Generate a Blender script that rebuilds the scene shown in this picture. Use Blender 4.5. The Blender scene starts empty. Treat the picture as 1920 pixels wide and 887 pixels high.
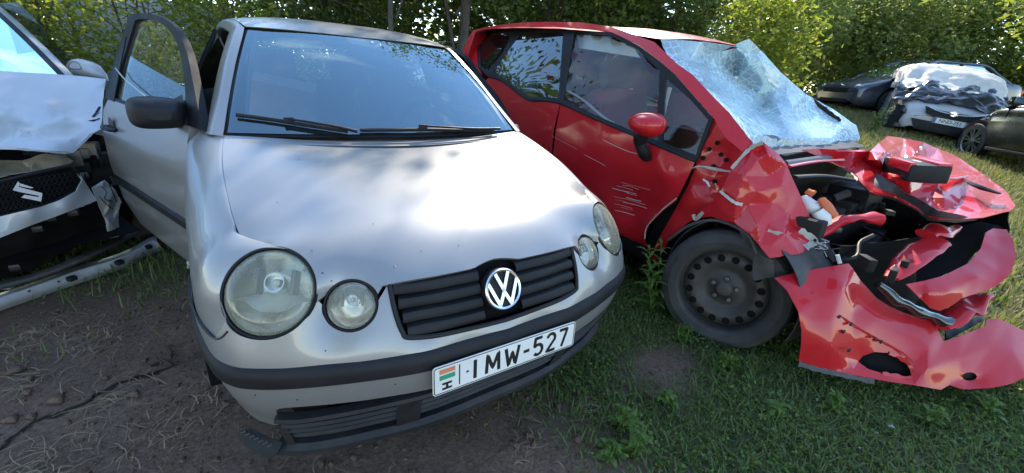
import bpy, bmesh, math, random
import numpy as np
from mathutils import Vector, Matrix, noise
from mathutils.geometry import delaunay_2d_cdt
random.seed(7); rng = np.random.default_rng(7)
scene = bpy.context.scene
col = scene.collection

# ------------------------------------------------------------ camera
C = np.array([-0.63075, -0.90315, 1.25579])
R = np.array([[0.8348352, -0.5461751, 0.0688689], [-0.1449094, -0.3387197, -0.9296614], [0.5310851, 0.7661343, -0.3619210]])
F = 780.618
cd = bpy.data.cameras.new('camera'); cam = bpy.data.objects.new('camera', cd); col.objects.link(cam)
cd.sensor_width = 36; cd.sensor_fit = 'HORIZONTAL'; cd.lens = 36 * F / 1920; cd.clip_start = .02; cd.clip_end = 600
cam.matrix_world = Matrix([[R[0][i], -R[1][i], -R[2][i], C[i]] for i in range(3)] + [[0, 0, 0, 1]])
scene.camera = cam
# ------------------------------------------------------------ light
SUN_EL, SUN_AZ = math.radians(36), math.radians(46)      # azimuth from +Y towards +X
w = bpy.data.worlds.new('World'); scene.world = w; w.use_nodes = True
nt = w.node_tree; nt.nodes.clear()
sky = nt.nodes.new('ShaderNodeTexSky'); sky.sky_type = 'NISHITA'; sky.sun_disc = False
sky.sun_elevation = SUN_EL; sky.sun_rotation = SUN_AZ; sky.air_density = 1.0; sky.dust_density = .0; sky.ozone_density = 1.3
bg = nt.nodes.new('ShaderNodeBackground'); bg.inputs[1].default_value = .15
wo = nt.nodes.new('ShaderNodeOutputWorld')
tc = nt.nodes.new('ShaderNodeTexCoord')
mp = nt.nodes.new('ShaderNodeMapping'); mp.inputs['Scale'].default_value = (1.0, 2.2, 3.5); mp.inputs['Rotation'].default_value = (0, 0, .6)
nz = nt.nodes.new('ShaderNodeTexNoise'); nz.inputs['Scale'].default_value = 1.6; nz.inputs['Detail'].default_value = 7; nz.inputs['Roughness'].default_value = .62
rp = nt.nodes.new('ShaderNodeValToRGB'); rp.color_ramp.elements[0].position = .60; rp.color_ramp.elements[0].color = (0, 0, 0, 1)
rp.color_ramp.elements[1].position = .8; rp.color_ramp.elements[1].color = (.75, .75, .75, 1)
mx = nt.nodes.new('ShaderNodeMix'); mx.data_type = 'RGBA'
mx.inputs[7].default_value = (5.0, 5.4, 5.9, 1)
L = nt.links.new
L(tc.outputs['Generated'], mp.inputs[0]); L(mp.outputs[0], nz.inputs['Vector']); L(nz.outputs['Fac'], rp.inputs[0])
L(rp.outputs[0], mx.inputs[0]); L(sky.outputs[0], mx.inputs[6]); L(mx.outputs[2], bg.inputs[0]); L(bg.outputs[0], wo.inputs[0])
sl = bpy.data.lights.new('sun', 'SUN'); sun = bpy.data.objects.new('sun', sl); col.objects.link(sun)
sl.energy = 2.6; sl.angle = math.radians(.53); sl.color = (1, .89, .73)
SD = Vector((math.sin(SUN_AZ) * math.cos(SUN_EL), math.cos(SUN_AZ) * math.cos(SUN_EL), math.sin(SUN_EL)))
sun.rotation_euler = SD.to_track_quat('Z', 'Y').to_euler()
scene.view_settings.view_transform = 'Standard'; scene.view_settings.look = 'None'
scene.view_settings.exposure = 1.9; scene.view_settings.gamma = 1
scene.cycles.use_denoising = True
scene.cycles.max_bounces = 8; scene.cycles.diffuse_bounces = 3; scene.cycles.glossy_bounces = 4
scene.cycles.transparent_max_bounces = 12; scene.cycles.transmission_bounces = 6
scene.cycles.sample_clamp_indirect = 6; scene.cycles.caustics_reflective = False; scene.cycles.caustics_refractive = False

# ------------------------------------------------------------ projection (where a sight line meets a surface of known place)
def ray(px, py): return R.T @ np.array([(px - 960) / F, (py - 443.5) / F, 1.])
def at(px, py, ax='x', val=0.):
    d = ray(px, py)
    if ax == 't': return C + d * val
    i = 'xyz'.index(ax); return C + d * ((val - C[i]) / d[i])
def depth(p): return float(R[2] @ (np.asarray(p, float) - C))
def pr(p):
    q = R @ (np.asarray(p, float) - C); return np.array([960 + F * q[0] / q[2], 443.5 + F * q[1] / q[2]])

# ------------------------------------------------------------ mesh helpers
def link(o, parent=None, local=False):
    col.objects.link(o)
    if parent is not None:
        o.parent = parent
        if not local:
            M = Matrix.Identity(4); q = parent
            M = parent_world(parent)
            o.matrix_parent_inverse = M.inverted()
    return o
def parent_world(o):
    m = o.matrix_basis.copy()
    if o.parent is not None: m = parent_world(o.parent) @ o.matrix_parent_inverse @ m
    return m
def obj(name, V, Fc, mat, parent=None, smooth=True, local=False, thick=0, mats=None, fm=None, sharp=None):
    me = bpy.data.meshes.new(name)
    me.from_pydata([tuple(map(float, v)) for v in V], [], [tuple(int(i) for i in f) for f in Fc])
    if mats:
        for m in mats: me.materials.append(m)
        if fm is not None: me.polygons.foreach_set('material_index', np.array(fm, dtype=np.int32))
    else: me.materials.append(mat)
    if smooth: me.polygons.foreach_set('use_smooth', np.ones(len(me.polygons), dtype=bool))
    me.update()
    if smooth and sharp: me.set_sharp_from_angle(angle=math.radians(sharp))
    o = bpy.data.objects.new(name, me); link(o, parent, local)
    if thick:
        s = o.modifiers.new('thickness', 'SOLIDIFY'); s.thickness = abs(thick); s.offset = -1 if thick > 0 else 1
        if smooth: e = o.modifiers.new('edges', 'EDGE_SPLIT'); e.split_angle = math.radians(42); e.use_edge_sharp = True
    return o
def tag(o, label, cat=None, group=None, kind=None):
    if label: o['label'] = label
    if cat: o['category'] = cat
    if group: o['group'] = group
    if kind: o['kind'] = kind
    return o
def thing(name, label, cat, loc=(0, 0, 0), rz=0., group=None, rx=0.):
    o = bpy.data.objects.new(name, None); col.objects.link(o); o.location = loc; o.rotation_euler = (rx, 0, rz)
    o.empty_display_size = .2
    return tag(o, label, cat, group)
class MB:
    def __init__(s): s.V = []; s.F = []; s.M = []
    def add(s, V, Fc, m=0):
        b = len(s.V); s.V += [np.asarray(v, float) for v in V]; s.F += [tuple(b + i for i in f) for f in Fc]; s.M += [m] * len(Fc); return s
    def box(s, c, h, rot=None, bev=0., m=0):
        c = np.asarray(c, float); h = np.asarray(h, float)
        Rm = np.eye(3) if rot is None else np.asarray(rot)
        b = min(bev, *(h * .9)) if bev else 0
        if not b:
            V = [c + Rm @ (h * np.array([x, y, z])) for x in (-1, 1) for y in (-1, 1) for z in (-1, 1)]
            return s.add(V, [(0, 1, 3, 2), (4, 6, 7, 5), (0, 4, 5, 1), (2, 3, 7, 6), (0, 2, 6, 4), (1, 5, 7, 3)], m)
        bm = bmesh.new(); bmesh.ops.create_cube(bm, size=2)
        for v in bm.verts: v.co = Vector(h * np.array(v.co))
        bmesh.ops.bevel(bm, geom=list(bm.edges), offset=b, segments=2, affect='EDGES', profile=.6)
        V = [c + Rm @ np.array(v.co) for v in bm.verts]; Fc = [tuple(v.index for v in f.verts) for f in bm.faces]
        bm.verts.index_update(); Fc = [tuple(v.index for v in f.verts) for f in bm.faces]; bm.free()
        return s.add(V, Fc, m)
    def tube(s, path, r, n=10, m=0, cap=True, sub=1, flat=1., up=(0, 0, 1)):
        P = np.asarray(path, float)
        rr = np.full(len(P), r) if np.isscalar(r) else np.asarray(r, float)
        if sub > 1:
            P, rr = crv(P, sub), np.interp(np.linspace(0, len(P) - 1, (len(P) - 1) * sub + 1), range(len(P)), rr)
        T = np.gradient(P, axis=0); T /= np.linalg.norm(T, axis=1)[:, None] + 1e-12
        u = np.asarray(up, float); V = []; Fc = []
        for i in range(len(P)):
            a = np.cross(u, T[i])
            if np.linalg.norm(a) < 1e-3: a = np.cross((1., .2, 0), T[i])
            a /= np.linalg.norm(a); b = np.cross(T[i], a)
            for k in range(n):
                th = 2 * math.pi * k / n; V.append(P[i] + rr[i] * (math.cos(th) * a + flat * math.sin(th) * b))
        for i in range(len(P) - 1):
            for k in range(n):
                k2 = (k + 1) % n; Fc.append((i * n + k, i * n + k2, (i + 1) * n + k2, (i + 1) * n + k))
        if cap: Fc.append(tuple(range(n - 1, -1, -1))); Fc.append(tuple((len(P) - 1) * n + k for k in range(n)))
        return s.add(V, Fc, m)
    def lathe(s, prof, o, axis, n=32, m=0, asp=1., up=(0, 0, 1)):
        ax = np.asarray(axis, float); ax /= np.linalg.norm(ax); a = np.cross(up, ax)
        if np.linalg.norm(a) < 1e-3: a = np.cross((0, 1., 0), ax)
        a /= np.linalg.norm(a); b = np.cross(ax, a); V = []; Fc = []
        for r, h in prof:
            for k in range(n):
                th = 2 * math.pi * k / n; V.append(np.asarray(o, float) + ax * h + r * (math.cos(th) * a + asp * math.sin(th) * b))
        for i in range(len(prof) - 1):
            for k in range(n):
                k2 = (k + 1) % n; Fc.append((i * n + k, i * n + k2, (i + 1) * n + k2, (i + 1) * n + k))
        return s.add(V, Fc, m)
    def disc(s, o, axis, r, n=32, m=0):
        return s.lathe([(r, 0), (1e-4, 0)], o, axis, n, m)
    def prism(s, poly, o, a, b, h, m=0):            # polygon in the (a,b) plane at o, thickness h along a x b
        o = np.asarray(o, float); a = np.asarray(a, float); b = np.asarray(b, float); n = np.cross(a, b)
        k = len(poly); V = [o + a * x + b * y for x, y in poly] + [o + a * x + b * y + n * h for x, y in poly]
        return s.add(V, [tuple(range(k - 1, -1, -1)), tuple(range(k, 2 * k))] + [(i, (i + 1) % k, k + (i + 1) % k, k + i) for i in range(k)], m)
    def build(s, name, mat, parent=None, smooth=True, local=False, sharp=35, thick=0):
        mats = mat if isinstance(mat, (list, tuple)) else [mat]
        return obj(name, s.V, s.F, None, parent, smooth, local, thick, mats, s.M, sharp)
def crv(P, sub):
    """Catmull-Rom through the points"""
    P = np.asarray(P, float); Q = np.vstack([2 * P[0] - P[1], P, 2 * P[-1] - P[-2]]); out = []
    for i in range(1, len(Q) - 2):
        for k in range(sub):
            t = k / sub; p0, p1, p2, p3 = Q[i - 1], Q[i], Q[i + 1], Q[i + 2]
            out.append(.5 * ((2 * p1) + (p2 - p0) * t + (2 * p0 - 5 * p1 + 4 * p2 - p3) * t * t + (3 * p1 - p0 - 3 * p2 + p3) * t ** 3))
    out.append(P[-1]); return np.array(out)
def loft(name, G, mat, parent=None, nu=6, nv=6, thick=.002, local=False, flip=False, disp=None, mb=None, m=0, sharp=None):
    G = np.asarray(G, float)
    A = np.array([crv(G[:, j], nu) for j in range(G.shape[1])])       # (n, U, 3)
    A = np.array([crv(A[:, i], nv) for i in range(A.shape[1])])       # (U, V, 3)
    U, Vn = A.shape[:2]; V = A.reshape(-1, 3)
    if disp is not None: V = disp(V)
    Fc = [(i * Vn + j, i * Vn + j + 1, (i + 1) * Vn + j + 1, (i + 1) * Vn + j) for i in range(U - 1) for j in range(Vn - 1)]
    if flip: Fc = [f[::-1] for f in Fc]
    if mb is not None: return mb.add(V, Fc, m)
    return obj(name, V, Fc, mat, parent, True, local, thick, sharp=sharp)
def tps(uv, val, lam=0.):
    uv = np.asarray(uv, float); val = np.asarray(val, float); one = val.ndim == 1
    if one: val = val[:, None]
    c = uv.mean(0); s = max(np.ptp(uv, axis=0).max(), 1e-9); X = (uv - c) / s; n = len(X)
    def K(A, B):
        d = ((A[:, None] - B[None]) ** 2).sum(-1); return .5 * d * np.log(d + 1e-20)
    M = np.zeros((n + 3, n + 3)); M[:n, :n] = K(X, X) + lam * np.eye(n); M[:n, n] = 1; M[:n, n + 1:] = X; M[n:, :n] = M[:n, n:].T
    b = np.zeros((n + 3, val.shape[1])); b[:n] = val
    wv = np.linalg.lstsq(M, b, rcond=None)[0]
    def f(q):
        q = (np.asarray(q, float) - c) / s
        r = np.concatenate([K(q[i:i + 2000], X) @ wv[:n] for i in range(0, len(q), 2000)]) + wv[n] + q @ wv[n + 1:]
        return r[:, 0] if one else r
    return f
def inpoly(p, poly):
    p = np.asarray(p, float); poly = np.asarray(poly, float); r = np.zeros(len(p), bool)
    x, y = p[:, 0], p[:, 1]; j = len(poly) - 1
    for i in range(len(poly)):
        xi, yi = poly[i]; xj, yj = poly[j]
        if yi != yj: r ^= ((yi > y) != (yj > y)) & (x < (xj - xi) * (y - yi) / (yj - yi) + xi)
        j = i
    return r
def resample(P, step, smooth=True, ang=38):
    P = np.asarray(P, float); n = len(P); out = []
    corner = []
    for i in range(n):
        a = P[i] - P[i - 1]; b = P[(i + 1) % n] - P[i]
        an = abs(math.degrees(math.atan2(a[0] * b[1] - a[1] * b[0], a @ b))); corner.append((not smooth) or an > ang)
    for i in range(n):
        p1, p2 = P[i], P[(i + 1) % n]
        p0 = P[i - 1] if not corner[i] else 2 * p1 - p2
        p3 = P[(i + 2) % n] if not corner[(i + 1) % n] else 2 * p2 - p1
        k = max(1, int(np.linalg.norm(p2 - p1) / step + .5))
        for q in range(k):
            t = q / k; out.append(.5 * ((2 * p1) + (p2 - p0) * t + (2 * p0 - 5 * p1 + 4 * p2 - p3) * t * t + (3 * p1 - p0 - 3 * p2 + p3) * t ** 3))
    return np.array(out)
def tri2d(outline, holes, step, smooth=True, extra=None):
    loops = [resample(outline, step, smooth)] + [resample(h, step, smooth) for h in holes]
    B = np.vstack(loops); lo, hi = B.min(0), B.max(0)
    gx = np.arange(lo[0] + step * .5, hi[0], step); gy = np.arange(lo[1] + step * .43, hi[1], step * .87)
    G = np.array([(x + (k % 2) * step * .5, y) for k, y in enumerate(gy) for x in gx])
    if extra is not None and len(extra): G = np.vstack([G, np.asarray(extra, float)])
    k = inpoly(G, loops[0])
    for h in loops[1:]: k &= ~inpoly(G, h)
    G = G[k]
    if len(G):
        d = np.min([((G - b) ** 2).sum(1) for b in B], axis=0) if len(G) * len(B) < 3e7 else np.ones(len(G)) * step ** 2
        G = G[d > (.45 * step) ** 2]
    V = np.vstack([B, G]) if len(G) else B
    E = []; b = 0
    for l in loops: E += [(b + i, b + (i + 1) % len(l)) for i in range(len(l))]; b += len(l)
    sc = 1. / max(hi - lo); r = delaunay_2d_cdt([Vector(((v - lo) * sc)) for v in V], E, [], 0, 1e-7)
    P = np.array([tuple(v) for v in r[0]]) / sc + lo; T = np.array([f for f in r[2] if len(f) == 3])
    c = P[T].mean(1); k = inpoly(c, loops[0])
    for h in loops[1:]: k &= ~inpoly(c, h)
    T = T[k]; used = np.unique(T); m = -np.ones(len(P), int); m[used] = range(len(used))
    return P[used], m[T]
def orient(V, T, toward):
    n = np.cross(V[T[:, 1]] - V[T[:, 0]], V[T[:, 2]] - V[T[:, 0]]).sum(0); c = V.mean(0)
    return T if n @ (np.asarray(toward) - c) > 0 else T[:, ::-1]
def panel(name, cuv, cxyz, outline, mat, parent=None, holes=(), step=.02, thick=.002, smooth=True, disp=None, toward=None, fn=None, lam=0., mir=None, local=False, post=None):
    """skin spanned through control points: domain (u,v) -> xyz; mir = plane x for a mirrored second object"""
    P, T = tri2d(outline, holes, step, smooth)
    f = fn or tps(cuv, cxyz, lam); V = f(P)
    if disp is not None: V = disp(V)
    T = orient(V, T, C if toward is None else toward)
    o = obj(name, V, T, mat, parent, True, local, thick)
    if mir is not None:
        W = V.copy(); W[:, 0] = 2 * mir - W[:, 0]; obj(name, W, T[:, ::-1], mat, parent, True, local, thick)
    return o
def lin2d(cp, val, P, dflt):
    """linear interpolation over the triangulated control points: straight creases between them"""
    lo = cp.min(0); sc = 1 / np.ptp(cp, axis=0).max(); r = delaunay_2d_cdt([Vector((v - lo) * sc) for v in cp], [], [], 0, 1e-7)
    src = [o[0] if len(o) else -1 for o in r[3]]; out = dflt.copy()
    for tr in r[2]:
        i = [src[j] for j in tr]
        if -1 in i: continue
        a, b, c = cp[i]; den = (b[1] - c[1]) * (a[0] - c[0]) + (c[0] - b[0]) * (a[1] - c[1])
        if abs(den) < 1e-9: continue
        l1 = ((b[1] - c[1]) * (P[:, 0] - c[0]) + (c[0] - b[0]) * (P[:, 1] - c[1])) / den; l2 = ((c[1] - a[1]) * (P[:, 0] - c[0]) + (a[0] - c[0]) * (P[:, 1] - c[1])) / den
        k = (l1 >= -1e-6) & (l2 >= -1e-6) & (l1 + l2 <= 1 + 1e-6); v = val[i]; out[k] = (l1 * v[0] + l2 * v[1] + (1 - l1 - l2) * v[2])[k]
    return out
def sheet(name, pts, mat, parent=None, inner=(), holes=(), step=6., thick=.0015, smooth=False, disp=None, mir=None, ref=None, lam=0., sharp=None, facet=0., folds=None):
    """sheet metal piece: each point is a sight line (px,py) and the plane it meets (axis,value): its own distance in the scene.
    ref: dense list of (px,py,axis,value) controlling the surface instead of the outline"""
    ctl = list(pts) + list(inner) if ref is None else list(ref) + list(inner)
    for h in holes: ctl += [q for q in h if len(q) == 4]
    P3 = np.array([at(*q) for q in ctl]); t = np.array([1. / depth(p) for p in P3])
    f = tps(np.array([q[:2] for q in ctl]), t, lam); cp = np.array([q[:2] for q in ctl]); inner = list(inner)
    if folds:
        g = np.random.default_rng(folds[2]); o2 = np.array([q[:2] for q in pts]); k = 0; lo, hi = o2.min(0), o2.max(0)
        while k < folds[0]:
            q = g.uniform(lo, hi)
            if not inpoly([q], o2)[0] or np.min(np.hypot(*(cp - q).T)) < folds[3]: 
                k += .05; continue
            d0 = 1 / f([q])[0]; cp = np.vstack([cp, q]); t = np.r_[t, 1 / (d0 + g.choice([-1, 1]) * folds[1] * g.uniform(.4, 1))]; inner.append((q[0], q[1])); k += 1
        f = tps(cp, t, lam)
    P, T = tri2d([q[:2] for q in pts], [[q[:2] for q in h] for h in holes], step, smooth, [q[:2] for q in inner])
    tt = f(P)
    if facet: tt = tt * (1 - facet) + facet * lin2d(cp, t, P, tt)
    tt = 1. / tt; V = np.array([C + ray(*p) * q for p, q in zip(P, tt)])
    if disp is not None: V = disp(V)
    T = orient(V, T, C)
    o = obj(name, V, T, mat, parent, True, False, thick, sharp=sharp)
    if mir is not None:
        W = V.copy(); W[:, 0] = 2 * mir - W[:, 0]; obj(name, W, T[:, ::-1], mat, parent, True, False, thick)
    return o
def crumple(amp, freq, seed=0., ridg=True):
    def f(V):
        out = V.copy()
        for i, v in enumerate(V):
            q = Vector(v * freq) + Vector((seed, seed * .7, -seed))
            a = noise.noise(q); b = noise.noise(q * 2.3 + Vector((5, 1, 2)))
            if ridg: a = .5 - abs(a) * 2; b = .4 - abs(b) * 1.6
            h = amp * (a + .4 * b); c = amp * .6 * noise.noise(q * 1.3 + Vector((9, 9, 9)))
            out[i] = v + np.array([-.55 * h + c, -.45 * h, .7 * h])
        return out
    return f
def circle(c, n, r, k=48, a0=0., a1=360., asp=1.):
    n = np.asarray(n, float); n = n / np.linalg.norm(n); a = np.cross([0, 0, 1.], n); a /= np.linalg.norm(a); b = np.cross(n, a)
    th = np.radians(np.linspace(a0, a1, k)); return np.asarray(c) + r * np.outer(np.cos(th), a) + r * asp * np.outer(np.sin(th), b)
def text(name, s, size, o, a, b, mat, parent=None, ext=.0006, sx=1., off=0., local=False, align='CENTER'):
    c = bpy.data.curves.new(name, 'FONT'); c.body = s; c.size = size; c.extrude = ext; c.offset = off; c.align_x = align; c.align_y = 'CENTER'
    t = bpy.data.objects.new('t', c); col.objects.link(t); dg = bpy.context.evaluated_depsgraph_get()
    me = bpy.data.meshes.new_from_object(t.evaluated_get(dg)); bpy.data.objects.remove(t)
    a = np.asarray(a, float); b = np.asarray(b, float); n = np.cross(a, b)
    V = [np.asarray(o) + a * v.co.x * sx + b * v.co.y + n * v.co.z for v in me.vertices]; Fc = [tuple(p.vertices) for p in me.polygons]
    return obj(name, V, Fc, mat, parent, False, local)
# ------------------------------------------------------------ materials
def newmat(name):
    m = bpy.data.materials.new(name); m.use_nodes = True; n = m.node_tree; n.nodes.clear()
    o = n.nodes.new('ShaderNodeOutputMaterial'); return m, n, o
def nd(n, t, **k):
    x = n.nodes.new(t)
    for a, b in k.items(): setattr(x, a, b)
    return x
def nz_(n, scale, detail=4, rough=.55, coord='Object', vec=None, dist=0.):
    if vec is None:
        c = nd(n, 'ShaderNodeTexCoord'); vec = c.outputs[coord]
    t = nd(n, 'ShaderNodeTexNoise'); t.inputs['Scale'].default_value = scale; t.inputs['Detail'].default_value = detail
    t.inputs['Roughness'].default_value = rough; t.inputs['Distortion'].default_value = dist
    n.links.new(vec, t.inputs['Vector']); return t.outputs['Fac']
def ramp(n, src, stops):
    r = nd(n, 'ShaderNodeValToRGB'); e = r.color_ramp.elements
    while len(e) > 1: e.remove(e[-1])
    e[0].position = stops[0][0]; e[0].color = tuple(stops[0][1]) + (1,) if len(stops[0][1]) == 3 else stops[0][1]
    for p, c in stops[1:]:
        q = e.new(p); q.color = tuple(c) + (1,)
    n.links.new(src, r.inputs[0]); return r.outputs[0]
def g3(v): return (v, v, v)
def mix(n, fac, a, b):
    m = nd(n, 'ShaderNodeMix', data_type='RGBA')
    for s, i in ((fac, 0), (a, 6), (b, 7)):
        if hasattr(s, 'default_value') or hasattr(s, 'is_output'): n.links.new(s, m.inputs[i])
        else: m.inputs[i].default_value = (tuple(s) + (1,)) if i else s
    return m.outputs[2]
def bump(n, h, strength=.2, dist=.01):
    b = nd(n, 'ShaderNodeBump'); b.inputs['Strength'].default_value = strength; b.inputs['Distance'].default_value = dist
    n.links.new(h, b.inputs['Height']); return b.outputs[0]
def principled(n, o, base, rough=.5, metal=0., coat=0., coatr=.05, spec=.5, nrm=None, sub=None):
    p = nd(n, 'ShaderNodeBsdfPrincipled')
    for v, k in ((base, 'Base Color'), (rough, 'Roughness'), (metal, 'Metallic')):
        if hasattr(v, 'is_output'): n.links.new(v, p.inputs[k])
        else: p.inputs[k].default_value = (tuple(v) + (1,)) if k == 'Base Color' else v
    p.inputs['Coat Weight'].default_value = coat; p.inputs['Coat Roughness'].default_value = coatr
    p.inputs['Specular IOR Level'].default_value = spec
    if nrm is not None: n.links.new(nrm, p.inputs['Normal'])
    n.links.new(p.outputs[0], o.inputs[0]); return p
def paint(name, base, metal, rough, coat=1., dust=(.32, .29, .25), dustamt=.12, seed=0.):
    m, n, o = newmat(name)
    a = nz_(n, 2.3, 6, .62); b = nz_(n, 38, 5, .7)
    d = ramp(n, a, [(.42, g3(0)), (.75, g3(dustamt * 2.2))])
    d2 = ramp(n, b, [(.5, g3(0)), (.8, g3(dustamt))])
    add = nd(n, 'ShaderNodeMath', operation='ADD'); n.links.new(d, add.inputs[0]); n.links.new(d2, add.inputs[1])
    fl = ramp(n, nz_(n, 1400, 1, .5), [(.3, tuple(.88 * c for c in base)), (.7, tuple(min(1, 1.1 * c) for c in base))]) if metal else base
    cc = mix(n, add.outputs[0], fl, dust)
    rr = ramp(n, add.outputs[0], [(0, g3(rough)), (.5, g3(min(1, rough + .3)))])
    p = principled(n, o, cc, rr, metal, coat, .04, spec=.5 if metal else .12)
    mm = nd(n, 'ShaderNodeMath', operation='MULTIPLY_ADD'); n.links.new(add.outputs[0], mm.inputs[0]); mm.inputs[1].default_value = -metal; mm.inputs[2].default_value = metal
    n.links.new(mm.outputs[0], p.inputs['Metallic'])
    cr = ramp(n, add.outputs[0], [(0, g3(.05)), (.4, g3(.4))]); n.links.new(cr, p.inputs['Coat Roughness'])
    return m
def plastic(name, base, rough=.5, var=.25, bumpy=.08, scale=60, dust=.0, spec=.5):
    m, n, o = newmat(name)
    f = nz_(n, 5, 6, .65); g = nz_(n, scale, 4, .6)
    c = ramp(n, f, [(.3, tuple(v * (1 - var) for v in base)), (.7, tuple(min(1, v * (1 + var)) for v in base))])
    if dust: c = mix(n, ramp(n, nz_(n, 3.1, 7, .7), [(.4, g3(0)), (.7, g3(dust))]), c, (.22, .19, .16))
    r = ramp(n, f, [(.3, g3(max(.02, rough - .08))), (.7, g3(min(1, rough + .12)))])
    principled(n, o, c, r, spec=spec, nrm=bump(n, g, bumpy, .002)); return m
def metal(name, base, rough=.3, met=1., var=.15):
    m, n, o = newmat(name); f = nz_(n, 9, 6, .65)
    c = ramp(n, f, [(.3, tuple(v * (1 - var) for v in base)), (.7, tuple(min(1, v * (1 + var)) for v in base))])
    r = ramp(n, f, [(.3, g3(max(.02, rough - .06))), (.7, g3(min(1, rough + .15)))])
    principled(n, o, c, r, met, nrm=bump(n, nz_(n, 90, 3), .05, .001)); return m
def glass(name, tint, dust=.12, ior=1.75, dustcol=(.45, .45, .44), crack=0., rough=.0, coat=(1, 1, 1)):
    m, n, o = newmat(name)
    tr = nd(n, 'ShaderNodeBsdfTransparent'); tr.inputs[0].default_value = tuple(tint) + (1,)
    gl = nd(n, 'ShaderNodeBsdfGlossy'); gl.inputs['Roughness'].default_value = rough; gl.inputs[0].default_value = tuple(coat) + (1,)
    fr = nd(n, 'ShaderNodeFresnel'); fr.inputs[0].default_value = ior
    df = nd(n, 'ShaderNodeBsdfDiffuse'); df.inputs[0].default_value = tuple(dustcol) + (1,)
    tl = nd(n, 'ShaderNodeBsdfTranslucent'); tl.inputs[0].default_value = tuple(dustcol) + (1,)
    md = nd(n, 'ShaderNodeMixShader'); md.inputs[0].default_value = .12; n.links.new(df.outputs[0], md.inputs[1]); n.links.new(tl.outputs[0], md.inputs[2])
    a = ramp(n, nz_(n, 2.6, 7, .68), [(.3, g3(dust * .35)), (.75, g3(dust * 1.5))])
    if crack:
        c = nd(n, 'ShaderNodeTexCoord'); v = nd(n, 'ShaderNodeTexVoronoi', feature='DISTANCE_TO_EDGE'); v.inputs['Scale'].default_value = crack
        n.links.new(c.outputs['Object'], v.inputs['Vector'])
        e = ramp(n, v.outputs['Distance'], [(0, g3(.85)), (.05, g3(.25)), (.12, g3(0))])
        am = nd(n, 'ShaderNodeMath', operation='ADD', use_clamp=True)
        zone = ramp(n, nz_(n, 2.4, 3), [(.35, g3(.1)), (.6, g3(1))]); mu = nd(n, 'ShaderNodeMath', operation='MULTIPLY'); n.links.new(e, mu.inputs[0]); n.links.new(zone, mu.inputs[1])
        n.links.new(a, am.inputs[0]); n.links.new(mu.outputs[0], am.inputs[1]); a = am.outputs[0]
        bp = bump(n, v.outputs['Distance'], .5, .01); n.links.new(bp, gl.inputs['Normal'])
    s1 = nd(n, 'ShaderNodeMixShader'); n.links.new(fr.outputs[0], s1.inputs[0]); n.links.new(tr.outputs[0], s1.inputs[1]); n.links.new(gl.outputs[0], s1.inputs[2])
    s2 = nd(n, 'ShaderNodeMixShader'); n.links.new(a, s2.inputs[0]); n.links.new(s1.outputs[0], s2.inputs[1]); n.links.new(md.outputs[0], s2.inputs[2])
    n.links.new(s2.outputs[0], o.inputs[0]); return m
def leafmat(name, c1, c2, trans=.45, rough=.45):
    m, n, o = newmat(name)
    oi = nd(n, 'ShaderNodeNewGeometry')
    c = ramp(n, oi.outputs['Random Per Island'], [(0, c1), (.55, tuple((a + b) / 2 for a, b in zip(c1, c2))), (1, c2)])
    p = nd(n, 'ShaderNodeBsdfPrincipled'); n.links.new(c, p.inputs['Base Color']); p.inputs['Roughness'].default_value = rough; p.inputs['Specular IOR Level'].default_value = .35
    t = nd(n, 'ShaderNodeBsdfTranslucent'); n.links.new(mix(n, .35, c, (.35, .42, .03)), t.inputs[0])
    s = nd(n, 'ShaderNodeMixShader'); s.inputs[0].default_value = trans; n.links.new(p.outputs[0], s.inputs[1]); n.links.new(t.outputs[0], s.inputs[2])
    n.links.new(s.outputs[0], o.inputs[0]); return m
M = {}
M['silver'] = paint('silver_paint', (.285, .283, .276), .42, .38, .55, dust=(.30, .28, .24), dustamt=.06)
M['red'] = paint('red_paint', (.47, .011, .018), .0, .45, .62, dust=(.40, .2, .19), dustamt=.03)
M['white'] = paint('white_paint', (.40, .41, .42), .0, .35, .8, dust=(.4, .36, .31), dustamt=.10)
M['bluegrey'] = paint('slate_paint', (.035, .045, .065), .3, .35, 1., dustamt=.10)
M['blackpaint'] = paint('black_paint', (.008, .008, .01), .1, .25, 1., dustamt=.04)
M['bgsilver'] = paint('pale_silver_paint', (.5, .52, .54), .5, .35, 1., dustamt=.08)
M['trim'] = plastic('black_trim', (.009, .0095, .012), .55, dust=.04, spec=.28)
M['trim_dusty'] = plastic('dusty_black_plastic', (.030, .029, .031), .6, dust=.40)
M['insert'] = plastic('faded_black_insert', (.016, .0155, .018), .55, dust=.16, spec=.35)
M['rubber'] = plastic('tyre_rubber', (.022, .022, .023), .75, dust=.22, bumpy=.3, scale=140)
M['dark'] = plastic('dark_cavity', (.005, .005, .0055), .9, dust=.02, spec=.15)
M['engine'] = plastic('shaded_engine', (.008, .0078, .0075), .65, .5, .3, 30, dust=.04, spec=.25)  # shade of the engine bay put into a near-black base colour
M['fabric'] = plastic('grey_fabric', (.13, .135, .14), .9, .2, .4, 300)
M['fabric_dark'] = plastic('dark_fabric', (.03, .03, .035), .9, .2, .4, 300)
M['fabric_red'] = plastic('red_fabric', (.16, .02, .03), .9, .2, .4, 300)
M['airbag'] = plastic('airbag_cloth', (.58, .59, .56), .85, .12, .3, 120, dust=.1)
M['skin'] = plastic('pinkish_bag', (.62, .42, .36), .8, .15, .3, 90)
M['chrome'] = metal('chrome', (.80, .81, .83), .22)
M['reflector'] = metal('lamp_reflector', (.88, .87, .82), .20, .8)
M['steel'] = metal('dark_steel', (.16, .155, .15), .5, .8, .3)
M['alloy'] = metal('alloy_wheel', (.6, .6, .62), .28)
M['brake'] = metal('rusty_disc', (.2, .13, .09), .6, .7, .4)
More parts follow.
